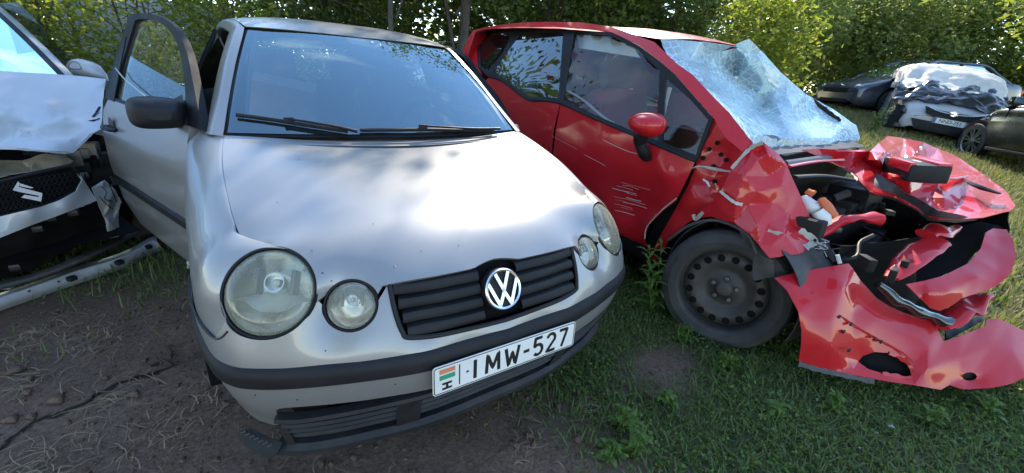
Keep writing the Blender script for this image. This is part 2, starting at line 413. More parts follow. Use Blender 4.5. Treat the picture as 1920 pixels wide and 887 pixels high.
M['wheel'] = plastic('painted_steel_wheel', (.030, .027, .026), .55, .4, .15, 40, dust=.22)
M['primer'] = plastic('scraped_primer', (.36, .34, .30), .7, .35, .2, 50)
M['whiteplastic'] = plastic('white_plastic', (.62, .62, .58), .55, .2, .1, 60, dust=.15)
M['beige'] = plastic('beige_plastic', (.42, .36, .28), .65, .3, .1, 60, dust=.2)
M['orange'] = plastic('orange_plastic', (.55, .13, .04), .5, .2)
M['redplastic'] = plastic('red_plastic', (.55, .02, .03), .25, .1, .02)
M['plate'] = plastic('plate_white', (.74, .74, .70), .4, .06, .03, 80, dust=.10)
M['ink'] = plastic('plate_ink', (.012, .012, .014), .4, .1)
M['flagred'] = plastic('flag_red_faded', (.60, .22, .12), .45, .1); M['flaggreen'] = plastic('flag_green', (.03, .30, .16), .45, .1)
M['euroblue'] = plastic('plate_blue', (.03, .09, .38), .4, .1)
M['glass'] = glass('window_glass', (.88, .93, .92), .02, 1.5)
M['windscreen'] = glass('windscreen_glass', (.86, .94, .96), .03, 2.9, (.42, .46, .48), coat=(.66, .92, 1.))  # coat tint puts the blue of reflected sky into the glass
M['doorglass'] = glass('door_glass', (.66, .74, .70), .08, 1.6)
M['tintglass'] = glass('tinted_glass', (.46, .53, .54), .02, 2.0, coat=(.8, .95, 1.))  # weaker sky-blue tint put into the reflections
M['cracked'] = glass('shattered_glass', (.62, .80, .84), .55, 2.4, (.62, .80, .86), 20.)
M['crushed'] = glass('crushed_glass', (.7, .8, .76), .5, 1.9, (.62, .72, .70), 95.)
M['lens'] = glass('hazed_lens', (.96, .96, .87), .25, 1.5, (.69, .69, .53))
M['lens_small'] = glass('hazed_small_lens', (.95, .94, .84), .30, 1.5, (.68, .67, .52))
M['badge'] = metal('badge_silver', (.82, .82, .84), .3, .45)
M['bark'] = plastic('bark', (.075, .06, .048), .9, .4, .6, 25)
M['straw'] = plastic('straw', (.26, .185, .11), .8, .35)
M['frameblack'] = plastic('window_frame_black', (.004, .004, .005), .5, spec=.2)
M['rope'] = plastic('pale_cord', (.5, .5, .48), .7, .1)
M['tarp'] = plastic('pale_tarpaulin', (.58, .56, .52), .6, .15, .3, 20, dust=.1)
M['wall'] = plastic('pale_sheet', (.45, .46, .44), .7, .2, .1, 10, dust=.3)
M['wire'] = metal('wire', (.3, .3, .29), .5, .6)
M['blackfoil'] = plastic('black_foil', (.016, .017, .022), .22, .4, .1, 30)
# ============================================================ ground
_gc = [(x, y, 0.) for x in (-6, -3, -1.2, 0, 1.0) for y in (-6, -2, 0, 2)] + [(x, y, -.02) for x in (2, 3.2) for y in (-6, -2, -.6)] + [(x, .2, 0.) for x in (2, 3.)] + \
      [(1.6, 2.8, .10), (3.0, 2.8, .13), (0, 4, .05), (-3, 4.5, .06), (-3, 8, .2), (0, 8, .25), (3, 7, .35), (6, 8, .6), (9, 7, .85), (13.5, 4, 1.0), (15, 3, 1.0), (10.3, 1.6, .52), (10.9, .9, .42), (10.2, 0., .26), (6, -.2, .10), (6, 2, .33), (8, 4, .6), (10, -4, .1), (6, -5, 0), (20, 4, 1.2), (14, 10, 1.2), (5, 14, .9), (-5, 14, .5), (20, -5, .3), (20, 14, 1.5)]
_gf = tps(np.array(_gc)[:, :2], np.array(_gc)[:, 2], 1e-4)
def gzv(P):
    P = np.asarray(P, float); Q = np.c_[np.clip(P[:, 0], -6, 20), np.clip(P[:, 1], -6, 14)]; return _gf(Q)
def gnoise(P): return np.array([noise.noise(Vector((a * 2.2, b * 2.2, 0))) * .014 + noise.noise(Vector((a * 9, b * 9, 5))) * .006 + noise.noise(Vector((a * 27, b * 27, 5))) * .003 for a, b in P])
def gz(x, y): return float(gzv([(x, y)])[0])
def grassiness(P):
    """0 bare soil .. 1 thick grass"""
    x, y = P[:, 0], P[:, 1]
    n = np.array([noise.noise(Vector((a * 1.3, b * 1.3, 3.))) + .5 * noise.noise(Vector((a * 4.1, b * 4.1, 7.))) for a, b in zip(x, y)])
    right = 1 / (1 + np.exp(-(x - .42 + .55 * np.clip(-y, 0, 2) * -.35) * 9))          # grass on the red wreck's side
    bare = np.exp(-(((x - .95) / .28) ** 2 + ((y - .02) / .16) ** 2)) * 1.1              # trodden patch between the cars
    left = 1 / (1 + np.exp(-(y - 1.95 + .3 * (x + 1.2)) * 6)) * (x < .6) * .75
    g = np.maximum(right - bare, left) + n * .22
    return np.clip(g, 0, 1)
def axis(lo, hi, f0, f1, fine, n=26):
    a = f0 - np.geomspace(.05, f0 - lo, n)[::-1]; b = f1 + np.geomspace(.05, hi - f1, n); return np.r_[a, np.arange(f0, f1 + 1e-6, fine), b]
gx_, gy_ = axis(-150, 250, -3.2, 4., .045), axis(-150, 250, -1.6, 3.6, .045)
XX, YY = np.meshgrid(gx_, gy_); P2 = np.c_[XX.ravel(), YY.ravel()]
Zg = gzv(P2); gg = grassiness(P2)
nn_ = gnoise(P2)
Vg = np.c_[P2, Zg + nn_]; nxg = len(gx_); nyg = len(gy_)
ii = np.arange(nxg * nyg).reshape(nyg, nxg); quads = np.stack([ii[:-1, :-1], ii[:-1, 1:], ii[1:, 1:], ii[1:, :-1]], -1).reshape(-1, 4)
def fastmesh(name, V, Q, mat, parent=None, smooth=False, n=4):
    me = bpy.data.meshes.new(name); V = np.asarray(V, np.float32); Q = np.asarray(Q, np.int32)
    me.vertices.add(len(V)); me.vertices.foreach_set('co', V.ravel()); me.loops.add(Q.size); me.loops.foreach_set('vertex_index', Q.ravel())
    me.polygons.add(len(Q)); me.polygons.foreach_set('loop_start', np.arange(0, Q.size, Q.shape[1], dtype=np.int32))
    if smooth: me.polygons.foreach_set('use_smooth', np.ones(len(Q), bool))
    me.materials.append(mat); me.update(calc_edges=True); me.validate()
    o = bpy.data.objects.new(name, me); return link(o, parent)
mg, n, o = newmat('soil_and_turf')
at_ = nd(n, 'ShaderNodeAttribute', attribute_name='turf')
c1 = ramp(n, nz_(n, 1.9, 8, .68), [(.3, (.15, .096, .066)), (.55, (.215, .138, .096)), (.78, (.30, .195, .138))])
c2 = ramp(n, nz_(n, 60, 6, .7), [(.3, g3(.35)), (.7, g3(1.3))])
mu = nd(n, 'ShaderNodeMix', data_type='RGBA', blend_type='MULTIPLY'); mu.inputs[0].default_value = .8; n.links.new(c1, mu.inputs[6]); n.links.new(c2, mu.inputs[7])
vor = nd(n, 'ShaderNodeTexVoronoi', feature='DISTANCE_TO_EDGE'); vor.inputs['Scale'].default_value = 1.5
tcn = nd(n, 'ShaderNodeTexCoord'); nv = nd(n, 'ShaderNodeTexNoise'); nv.inputs['Scale'].default_value = 5; nv.inputs['Detail'].default_value = 5
n.links.new(tcn.outputs['Object'], nv.inputs['Vector'])
mv = nd(n, 'ShaderNodeVectorMath', operation='MULTIPLY_ADD'); n.links.new(nv.outputs['Color'], mv.inputs[0]); mv.inputs[1].default_value = (.28, .28, .28); n.links.new(tcn.outputs['Object'], mv.inputs[2]); n.links.new(mv.outputs[0], vor.inputs['Vector'])
ck = ramp(n, vor.outputs['Distance'], [(0, g3(0)), (.011, g3(.3)), (.024, g3(1))])
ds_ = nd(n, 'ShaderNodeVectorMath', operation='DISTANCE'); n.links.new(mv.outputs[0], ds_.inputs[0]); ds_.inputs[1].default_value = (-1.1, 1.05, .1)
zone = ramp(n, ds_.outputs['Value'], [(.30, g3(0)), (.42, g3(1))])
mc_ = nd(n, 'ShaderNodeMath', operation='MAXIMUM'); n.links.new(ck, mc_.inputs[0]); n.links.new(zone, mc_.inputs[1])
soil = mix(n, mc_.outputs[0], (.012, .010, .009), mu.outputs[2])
turf = ramp(n, nz_(n, 7, 6, .7), [(.3, (.055, .062, .026)), (.6, (.09, .098, .04)), (.8, (.19, .165, .08))])
cc = mix(n, at_.outputs['Fac'], soil, turf)
hh = nd(n, 'ShaderNodeMath', operation='MULTIPLY_ADD'); n.links.new(mc_.outputs[0], hh.inputs[0]); hh.inputs[1].default_value = 1.6; n.links.new(nz_(n, 45, 8, .72), hh.inputs[2])
principled(n, o, cc, .92, spec=.2, nrm=bump(n, hh.outputs[0], .9, .02))
ground = fastmesh('ground', Vg, quads, mg, smooth=True); ground['kind'] = 'structure'
atr = ground.data.attributes.new('turf', 'FLOAT', 'POINT'); atr.data.foreach_set('value', gg.astype(np.float32))
# ============================================================ silver hatchback
def wheel_parts(root, c, axis, r=.29, w=.09, rim=.19, style='steel', local=False, spin=0.):
    """tyre with tread shoulder and a rim as sub-part"""
    ax = np.asarray(axis, float); ax /= np.linalg.norm(ax)
    t = MB(); t.lathe([(rim * 1.0, -w * .8), (rim * 1.04, -w), (r * .84, -w * 1.08), (r * .96, -w * .95), (r, -w * .7), (r, w * .55), (r * .985, w * .8), (r * .95, w * .97), (r * .84, w * 1.1), (rim * 1.10, w * 1.04), (rim * 1.03, w * .95), (rim * 1.0, w * .8)], c, ax, 56)
    wh = thing_part('wheel', root, local)
    t.build('tyre', M['rubber'], wh, local=True if local else False)
    a = np.cross((0, 0, 1.), ax); a /= np.linalg.norm(a); b = np.cross(ax, a)
    c = np.asarray(c, float)
    m = MB()
    if style == 'steel':
        m.lathe([(rim * 1.06, w * .98), (rim * 1.0, w * .92), (rim * .95, w * .62), (rim * .93, w * .1), (rim * .9, w * .02)], c, ax, 56)
        m.lathe([(rim * .93, w * .25), (rim * .86, w * .42), (rim * .74, w * .50), (rim * .62, w * .44), (rim * .50, w * .22), (rim * .40, w * .14), (rim * .30, w * .30), (rim * .20, w * .34), (rim * .17, w * .5), (rim * .12, w * .52), (1e-4, w * .52)], c, ax, 56)
        rm = m.build('rim', M['wheel'], wh, sharp=60)
        for k in range(16):
            th = 2 * math.pi * k / 16 + spin; p = c + (math.cos(th) * a + math.sin(th) * b) * rim * .77 + ax * w * .505
            h = MB(); h.lathe([(rim * .086, .0012), (rim * .082, .0016), (1e-4, .0014)], p, ax, 16); h.build('rim_hole', M['dark'], rm)
        for k in range(5):
            th = 2 * math.pi * k / 5 + spin; p = c + (math.cos(th) * a + math.sin(th) * b) * rim * .27 + ax * w * .3
            h = MB(); h.lathe([(.012, 0), (.012, .018), (.008, .021), (1e-4, .021)], p, ax, 8); h.build('wheel_bolt', M['steel'], rm)
    else:
        m.lathe([(rim * 1.05, w * .98), (rim * .98, w * .92), (rim * .95, w * .5), (rim * .93, -w * .3)], c, ax, 48)
        n = 10
        for k in range(n):
            th = 2 * math.pi * (k // 2) / (n // 2) + (k % 2) * .42 + spin
            d = math.cos(th) * a + math.sin(th) * b; e = np.cross(ax, d)
            m.prism([(0.03, -.018), (rim * .98, -.010), (rim * .98, .014), (.03, .018)], c + ax * (w * .62), d, e, .03)
        m.lathe([(.05, w * .5), (.05, w * .95), (.02, w * 1.0), (1e-4, w * 1.0)], c, ax, 20)
        rm = m.build('rim', M['alloy'], wh, sharp=40)
        h = MB(); h.lathe([(rim * .75, w * .05), (1e-4, w * .05)], c, ax, 32); h.build('brake_disc', M['dark'], wh)
    return wh
def thing_part(name, root, local=False):
    o = bpy.data.objects.new(name, None); o.empty_display_size = .1; return link(o, root, local)

polo = thing('hatchback_car', 'silver three-door hatchback with round twin headlights and its right door open', 'car', (0, 1.9, 0))
HB = [(0, -.012), (.13, -.010), (.26, .0), (.43, .043), (.55, .083), (.66, .134), (.715, .18), (.755, .26), (.785, .42), (.80, .60), (.805, .70)]
_h = crv(np.array(HB), 8); _full = np.vstack([(_h * [-1, 1])[:0:-1], _h]); _ds = np.r_[0, np.cumsum(np.linalg.norm(np.diff(_full, axis=0), axis=1))]; _ds -= _ds[len(_ds) // 2]
SMAX = _ds[-1]
def s_of(x): return float(np.interp(abs(x), _full[len(_full) // 2:, 0], _ds[len(_ds) // 2:])) * (1 if x >= 0 else -1)
_ZR = [.20, .30, .38, .45, .53, .575, .62, .66, .70, .76, .80]
_DR = {0.: [.10, .05, .012, 0, 0, .036, .058, .07, .085, .12, .16], .26: [.10, .05, .012, 0, 0, .036, .058, .07, .085, .12, .16], .43: [.10, .05, .012, 0, 0, .016, .042, .068, .097, .14, .17],
       .60: [.10, .055, .015, 0, 0, .014, .036, .063, .092, .135, .16], .715: [.10, .06, .02, .003, 0, .006, .018, .035, .055, .09, .11], .78: [.06, .035, .015, .004, 0, 0, .003, .008, .016, .03, .05]}
# lamps: centre, outward yaw, upward tilt, radius
def lampdir(yaw, tilt, sg): y, t = math.radians(yaw), math.radians(tilt); return np.array([sg * math.sin(y) * math.cos(t), -math.cos(y) * math.cos(t), math.sin(t)])
BIG = (np.array([.606, .202, .697]), 30.5, 33.4, .1145); SML = (np.array([.427, .116, .656]), 21., 31.6, .0665)
def lampcirc(L_, sg, r, k=61, a0=0, a1=360):
    c = L_[0] * [sg, 1, 1]; return circle(c, lampdir(L_[1], L_[2], sg), r, k, a0, a1)
def signed(p):          # (s, distance behind the base curve)
    d = np.hypot(_full[:, 0] - p[0], _full[:, 1] - p[1]); i = int(np.argmin(d)); i = min(max(i, 1), len(_full) - 2)
    tn = _full[i + 1] - _full[i - 1]; tn /= np.linalg.norm(tn); nn = np.array([-tn[1], tn[0]]); v = np.asarray(p[:2]) - _full[i]
    return _ds[i] + v @ tn, v @ nn
_cu, _cv = [], []
for x_, ds_ in _DR.items():
    for sg in ((1, -1) if x_ else (1,)):
        for z_, d_ in zip(_ZR, ds_):
            if x_ in (.43, .60) and z_ > .60: continue
            if x_ == .715 and z_ > .63: continue
            _cu.append((s_of(x_) * sg, z_)); _cv.append(d_)
for sg in (1, -1):
    for z_, d_ in zip(_ZR, [.03, .02, .01, .003, 0, 0, 0, .003, .008, .02, .03]): _cu.append((SMAX * sg, z_)); _cv.append(d_)
    for L_, rr_, k_ in ((BIG, BIG[3] + .005, 25), (SML, SML[3] + .004, 17)):
        for p_ in lampcirc(L_, sg, rr_, k_)[:-1]:
            if L_ is BIG and p_[2] > .72: continue
            s_, d_ = signed(p_); _cu.append((s_, p_[2])); _cv.append(d_)
_dd = tps(_cu, np.array(_cv), 4e-4)
def fascia(P, extra=0.):
    P = np.asarray(P, float); s = P[:, 0]; d = _dd(P) - extra
    x = np.interp(s, _ds, _full[:, 0]); y = np.interp(s, _ds, _full[:, 1])
    e = 4e-3
    tx = np.interp(s + e, _ds, _full[:, 0]) - np.interp(s - e, _ds, _full[:, 0]); ty = np.interp(s + e, _ds, _full[:, 1]) - np.interp(s - e, _ds, _full[:, 1])
    ln = np.hypot(tx, ty) + 1e-9; nx, ny = -ty / ln, tx / ln          # inward
    return np.stack([x + nx * d, y + ny * d, P[:, 1]], 1)
def tosz(P): return np.array([(signed(p)[0], p[2]) for p in P])
def lamp(L_, sg, small=False):
    c = L_[0] * [sg, 1, 1]; n = lampdir(L_[1], L_[2], sg); r = L_[3]
    h = thing_part('headlight', polo)
    m = MB(); m.lathe([(r + .006, -.04), (r + .006, -.006), (r + .002, .0005), (r - .002, -.001), (r - .0035, -.010), (r - .004, -.04)], c, n, 64); m.build('bezel', M['trim'], h)
    m = MB(); q = r - .0045
    m.lathe([(q, -.006), (q * .97, .001), (q * .86, .009), (q * .65, .016), (q * .4, .020), (q * .2, .0215), (1e-4, .022)], c, n, 64); m.build('lens', M['lens_small' if small else 'lens'], h)
    m = MB(); D = .085 if not small else .06
    m.lathe([(q, -.008), (q * .95, -.012), (q * .93, -.03), (q * .84, -D * .55), (q * .62, -D * .85), (q * .3, -D), (1e-4, -D * 1.02)], c, n, 48); m.build('reflector', M['reflector'], h)
    a = np.cross((0, 0, 1.), n); a /= np.linalg.norm(a); b = np.cross(n, a)
    k = .42 if not small else .40
    m = MB()   # bulb shield: short open cylinder standing in the upper part
    m.lathe([(q * k * .62, -D * .9), (q * k * .62, -D * .34), (q * k * .56, -D * .25), (q * k * .5, -D * .25), (q * k * .46, -D * .6), (1e-4, -D * .6)], c + b * q * .24, n, 24); m.build('bulb_shield', M['chrome'], h)
    m = MB(); m.lathe([(q * .10, -D * .6), (q * .10, -D * .36), (q * .05, -D * .3), (1e-4, -D * .3)], c + b * q * .24, n, 12); m.build('bulb', M['whiteplastic'], h)
    for sx_ in (-1, 1):
        m = MB(); m.box(c + b * q * .26 + a * sx_ * q * .42 - n * D * .45, (q * .05, q * .30, D * .22), np.stack([a, b, n], 1), .003); m.build('reflector_rib', M['steel'], h)
    if not small:
        m = MB()   # pale shelf across the middle, bulging down in the centre
        x = np.linspace(-.93, .93, 31); lo_ = [c + a * q * u + b * q * (-.18 - .26 * math.exp(-(u / .5) ** 4)) - n * .016 for u in x]
        hi_ = [c + a * q * u * .80 + b * q * (.06 - .20 * u * u) - n * .060 for u in x]
        ed_ = [p - n * .012 - b * q * .015 for p in lo_]; nn_s = len(x)
        m.add(hi_ + lo_ + ed_, [(j * nn_s + i, j * nn_s + i + 1, (j + 1) * nn_s + i + 1, (j + 1) * nn_s + i) for j in range(2) for i in range(nn_s - 1)])
        m.build('reflector_shelf', M['whiteplastic'], h)
    return h
# ---- bumper cover outline in (s,z)
top = []
for sg in (1,):
    big = tosz(lampcirc(BIG, 1, BIG[3] + .006, 121)); sml = tosz(lampcirc(SML, 1, SML[3] + .005, 121))
def arc3(L_, r, a0, a1, k): return lampcirc(L_, 1, r, k, a0, a1)
# circle angle: 0 along a = z x n (for sg=+1 pointing to the car's outside or inside)
_n = lampdir(BIG[1], BIG[2], 1); _a = np.cross([0, 0, 1.], _n)
OUT = 1 if _a[0] > 0 else -1           # a points outwards (+x) if OUT
def ang(deg_out):                       # angle measured from the outside horizontal, counter-clockwise up
    return deg_out if OUT > 0 else 180 - deg_out
def arcp(L_, r, d0, d1, k): return lampcirc(L_, 1, r, k, ang(d0), ang(d1))
# outside(0)->bottom(-90)->inside(-180)
bA = arcp(BIG, BIG[3] + .005, -40, -172, 22); sA = arcp(SML, SML[3] + .004, 8, -188, 26)
half = [(SMAX, .27), (SMAX, .575), (s_of(.78), .572), (s_of(.745), .578)] + [tuple(q) for q in tosz(bA)] + [tuple(q) for q in tosz(sA)] + [(s_of(.352), .700)]
gh = [(s_of(.349), .697), (s_of(.335), .63), (s_of(.322), .585), (s_of(.305), .568), (s_of(.2), .557), (0, .552)]
right_b = half + gh
left_b = [(-s, z) for s, z in right_b[::-1]][1:]
low = [(-SMAX, .27), (-s_of(.70), .262), (-s_of(.660), .285), (-s_of(.645), .372), (-s_of(.60), .386), (-s_of(.4), .385), (0, .382), (s_of(.4), .385), (s_of(.60), .386), (s_of(.645), .372), (s_of(.660), .285), (s_of(.70), .262)]
panel('bumper', None, None, right_b + left_b + low[1:], M['silver'], polo, step=.014, thick=.003, fn=fascia)
# rub strip (two edges bevelled)
V = []; Fc = []; ss = np.linspace(-SMAX, SMAX, 161); prof = [(.463, -.001), (.468, .009), (.495, .012), (.519, .009), (.526, -.001)]
for s in ss:
    for z, e in prof: V.append(fascia([(s, z)], e)[0])
n_ = len(prof); Fc = [(i * n_ + j, (i + 1) * n_ + j, (i + 1) * n_ + j + 1, i * n_ + j + 1) for i in range(160) for j in range(n_ - 1)]
obj('rub_strip', V, Fc, M['trim'], polo, sharp=50)
# ---- grille
gback = [(s_of(x), z) for x, z in [(-.352, .708), (-.2, .712), (0, .715), (.2, .712), (.352, .708), (.34, .63), (.325, .58), (.305, .562), (.2, .551), (0, .546), (-.2, .551), (-.305, .562), (-.325, .58), (-.34, .63)]]
panel('grille_backing', None, None, gback, M['dark'], polo, step=.02, thick=.003, fn=lambda P: fascia(P, -.035))
for k in range(4):
    z0 = .688 - k * .036; hw = .338 - k * .010
    for x0, x1 in ((-hw, -.068), (.068, hw)):
        xs = np.linspace(x0, x1, 26); V = []
        for x in xs:
            for dz, e in ((.012, -.022), (.008, -.002), (-.004, .001), (-.014, -.004), (-.018, -.024)): V.append(fascia([(s_of(x), z0 + dz)], e)[0])
        Fc = [(i * 5 + j, (i + 1) * 5 + j, (i + 1) * 5 + j + 1, i * 5 + j + 1) for i in range(25) for j in range(4)]
        obj('grille_slat', V, Fc, M['trim'], polo, sharp=40, thick=.002)
V = []; gl = [(s_of(x), z) for x, z in [(-.349, .704), (-.337, .63), (-.322, .583), (-.303, .566), (-.2, .556), (0, .551), (.2, .556), (.303, .566), (.322, .583), (.337, .63), (.349, .704)]]
g3_ = fascia(crv(np.array(gl), 6), .001)
MB().tube(g3_, .007, 8).build('grille_frame', M['trim'], polo)
# ---- emblem
ec = np.array([0, .040, .641]); en = np.array([0, -math.cos(.40), math.sin(.40)]); ea = np.array([1., 0, 0]); eb = np.cross(en, ea)
m = MB(); m.lathe([(.0645, -.03), (.0645, .002), (.063, .006), (.060, .007), (.058, .005), (1e-4, .005)], ec, en, 48); em = m.build('emblem', M['trim'], polo)
m = MB(); m.lathe([(.0635, .004), (.0635, .011), (.060, .0145), (.0545, .012), (.0545, .004)], ec, en, 56); m.build('emblem_ring', M['chrome'], em)
def stroke(pts, wd, nm):
    m = MB()
    for (x0, y0), (x1, y1) in zip(pts[:-1], pts[1:]):
        d = np.array([x1 - x0, y1 - y0]); l = np.linalg.norm(d); d /= l; p = np.array([-d[1], d[0]])
        e = wd * .35
        q = [(x0, y0) - d * e + p * wd / 2, (x0, y0) - d * e - p * wd / 2, (x1, y1) + d * e - p * wd / 2, (x1, y1) + d * e + p * wd / 2]
        m.prism([tuple(v) for v in q], ec + en * .006, ea, eb, .0065)
    m.build(nm, M['chrome'], em, smooth=False)
r_ = .056
stroke([(-.40 * r_, .88 * r_), (-.02 * r_, -.00 * r_), (.02 * r_, 0), (.40 * r_, .88 * r_)], .0105, 'emblem_letter')
stroke([(-.88 * r_, .38 * r_), (-.36 * r_, -.84 * r_), (-.0 * r_, -.14 * r_), (.36 * r_, -.84 * r_), (.88 * r_, .38 * r_)], .0105, 'emblem_letter')
# ---- lamps
for sg in (-1, 1): lamp(BIG, sg); lamp(SML, sg, True)
# ---- hood: height over (x,y)
seam = [(.639, .332, .772), (.655, .45, .822), (.663, .62, .882), (.661, .80, .932), (.648, .985, .972)]
HC = [(0, .080, .712), (0, .12, .745), (0, .18, .785), (0, .3, .832), (0, .45, .872), (0, .65, .915), (0, .89, .955),
      (.2, .085, .710), (.2, .18, .782), (.2, .4, .858), (.2, .65, .914), (.2, .90, .957), (.349, .104, .702), (.36, .2, .778), (.38, .4, .852), (.42, .65, .912), (.4, .925, .962), (.56, .5, .856), (.57, .75, .93), (.6, .965, .972)] + seam
bH = arcp(BIG, BIG[3] + .005, 96, 192, 20); sH = arcp(SML, SML[3] + .004, 24, 160, 18)
HC += [tuple(p) for p in bH[::4]] + [tuple(p) for p in sH[::4]]
HF = [(.345, .103, .702), (.2, .083, .709), (.09, .078, .711), (.066, .082, .714), (.035, .088, .719), (0, .091, .722)]
HC = [q for q in HC if q[1] > .115] + HF
HCf = np.array([(x, y, z) for x, y, z in HC] + [(-x, y, z) for x, y, z in HC if x > 1e-6])
_hf = tps(np.c_[HCf[:, 0], HCf[:, 1] + HCf[:, 2]], HCf[:, 1:], 3e-5)
def hoodp(P): q = _hf(P); return np.c_[P[:, 0], q]
def hz(P):          # height of the hood over (x,y)
    P = np.asarray(P, float); v = P[:, 1] + np.interp(P[:, 1], [.08, .3, 1.0], [.71, .82, .97])
    for _ in range(12): q = hoodp(np.c_[P[:, 0], v]); v = v + (P[:, 1] - q[:, 1]) * .9
    return hoodp(np.c_[P[:, 0], v])[:, 2]
hh3 = [(0, .890, .955), (.2, .897, .957), (.4, .922, .962), (.55, .955, .968), (.648, .985, .972), (.661, .80, .932), (.663, .62, .882), (.655, .45, .822), (.641, .345, .778)] + [tuple(p) for p in bH[1:]] + [tuple(p) for p in sH] + HF
hout = [(x, y + z) for x, y, z in hh3]; hout = hout + [(-x, v) for x, v in hout[::-1]][1:-1]
panel('hood', None, None, hout, M['silver'], polo, step=.016, thick=.004, fn=hoodp, toward=(0, .3, 3))
fe = [p for p in hh3[9:]]; fe = fe + [(-x, y, z) for x, y, z in fe[::-1]][1:]
fe = np.array(fe); V = np.vstack([fe, fe + [0, .004, -.006], fe + [0, .020, -.014]]); k = len(fe)
obj('hood_front_lip', V, [(r_ * k + i, r_ * k + i + 1, (r_ + 1) * k + i + 1, (r_ + 1) * k + i) for r_ in range(2) for i in range(k - 1)], M['silver'], polo)
# rolled front lip below the hood edge and the emblem hump
# ---- fenders
for sg in (-1, 1):
    lam = arcp(BIG, BIG[3] + .004, 102, -40, 5)
    row0 = [tuple(p) for p in lam] + [tuple(fascia([(.800, .588)], -.002)[0]), tuple(fascia([(.805, .545)], -.002)[0])]
    rows = [row0,
            [(.6465, .39, .797), (.692, .375, .778), (.734, .352, .735), (.757, .338, .675), (.764, .335, .625), (.765, .335, .58), (.764, .335, .54)],
            [(.6575, .45, .820), (.705, .455, .795), (.748, .455, .745), (.775, .45, .68), (.783, .45, .62), (.785, .45, .575), (.783, .45, .53)],
            [(.6655, .62, .880), (.725, .625, .855), (.775, .625, .80), (.800, .625, .74), (.808, .625, .67), (.812, .625, .62), (.814, .625, .59)],
            [(.6640, .80, .930), (.73, .805, .905), (.782, .805, .855), (.806, .805, .79), (.814, .805, .72), (.818, .805, .66), (.82, .805, .632)],
            [(.6510, .985, .970), (.735, .985, .945), (.786, .985, .90), (.808, .985, .83), (.815, .985, .74), (.817, .985, .65), (.818, .985, .585)],
            [(.675, 1.13, .985), (.74, 1.13, .962), (.788, 1.13, .92), (.808, 1.13, .84), (.815, 1.13, .70), (.812, 1.13, .50), (.80, 1.13, .30)]]
    rows = [[(x - (.018 * min(1, max(0, (x - .70) / .08)) if i > 2 else 0), y, z) for x, y, z in r_] for i, r_ in enumerate(rows)]
    rows = [[(x, y, (hz([(x - .004, y)])[0] - .0015) if (j == 0 and i) else z) for j, (x, y, z) in enumerate(r_)] for i, r_ in enumerate(rows)]
    rows = [[(r_[0][0] - .014, r_[0][1], r_[0][2] - .020)] + [(r_[0][0] + .002, r_[0][1], r_[0][2])] + list(r_[1:]) for r_ in rows]
    loft('fender', np.array(rows) * [sg, 1, 1], M['silver'], polo, 7, 5, .002, flip=(sg < 0))
    # wheel-arch liner and front wheel
    V = [(sg * x, .80 + .335 * math.cos(t), .30 + .335 * math.sin(t)) for t in np.radians(np.linspace(20, 185, 30)) for x in (.55, .70, .795)]; obj('wheel_arch_liner', V, [(3 * i + j, 3 * i + j + 1, 3 * i + j + 4, 3 * i + j + 3) for i in range(29) for j in range(2)], M['dark'], polo, thick=.003)
    wheel_parts(polo, (sg * .675, .82, .288), (sg, 0, 0), .288, .09, .185)
    wheel_parts(polo, (sg * .715, 3.262, .288), (sg, 0, 0), .288, .09, .185)
# ---- windscreen, header, pillars, roof
def wsx(v): return np.interp(v, [0, 1], [.648, .497])
def ws(u, v):      # u -1..1, v 0 bottom..1 top
    x = u * wsx(v); y = np.interp(v, [0, 1], [.99, 1.547]) - (1 - u * u) * np.interp(v, [0, 1], [.10, .045]); z = np.interp(v, [0, 1], [.974, 1.366]) + .025 * math.sin(math.pi * v) + (1 - u * u) * .012 * v
    return (x, y, z)
Gw = np.array([[ws(u, v) for v in np.linspace(0, 1, 6)] for u in np.linspace(-1, 1, 9)])
def wsf(P): return np.array([ws(u, v) for u, v in P])
def ring(u0, v0, v1): return [(-u0, v0), (0, v0), (u0, v0), (u0, .5), (u0, v1), (0, v1), (-u0, v1), (-u0, .5)]
panel('windscreen', None, None, [(-.985, .015), (.985, .015), (.985, .985), (-.985, .985)], M['windscreen'], polo, step=.06, thick=0, smooth=False, fn=wsf)
panel('windscreen_border', None, None, [(-1.01, -.01), (1.01, -.01), (1.01, 1.01), (-1.01, 1.01)], M['trim'], polo, holes=[[(-.915, .12), (-.6, .095), (0, .085), (.6, .095), (.915, .12), (.925, .5), (.93, .955), (0, .965), (-.93, .955), (-.925, .5)]], step=.05, thick=.004, smooth=False, fn=lambda P: wsf(P) + np.array([0, .006, -.004]))
# cowl
loft('cowl', [[(x, y0 - .10 + .045 * x * x / .36, .945 + .01 * abs(x)), (x, y0 - .05 + .035 * x * x / .36, .935), (x, y0 + .13, .985)] for x, y0 in ((-.66, .97), (-.4, .935), (0, .90), (.4, .935), (.66, .97))], M['trim_dusty'], polo, 5, 3, .003)
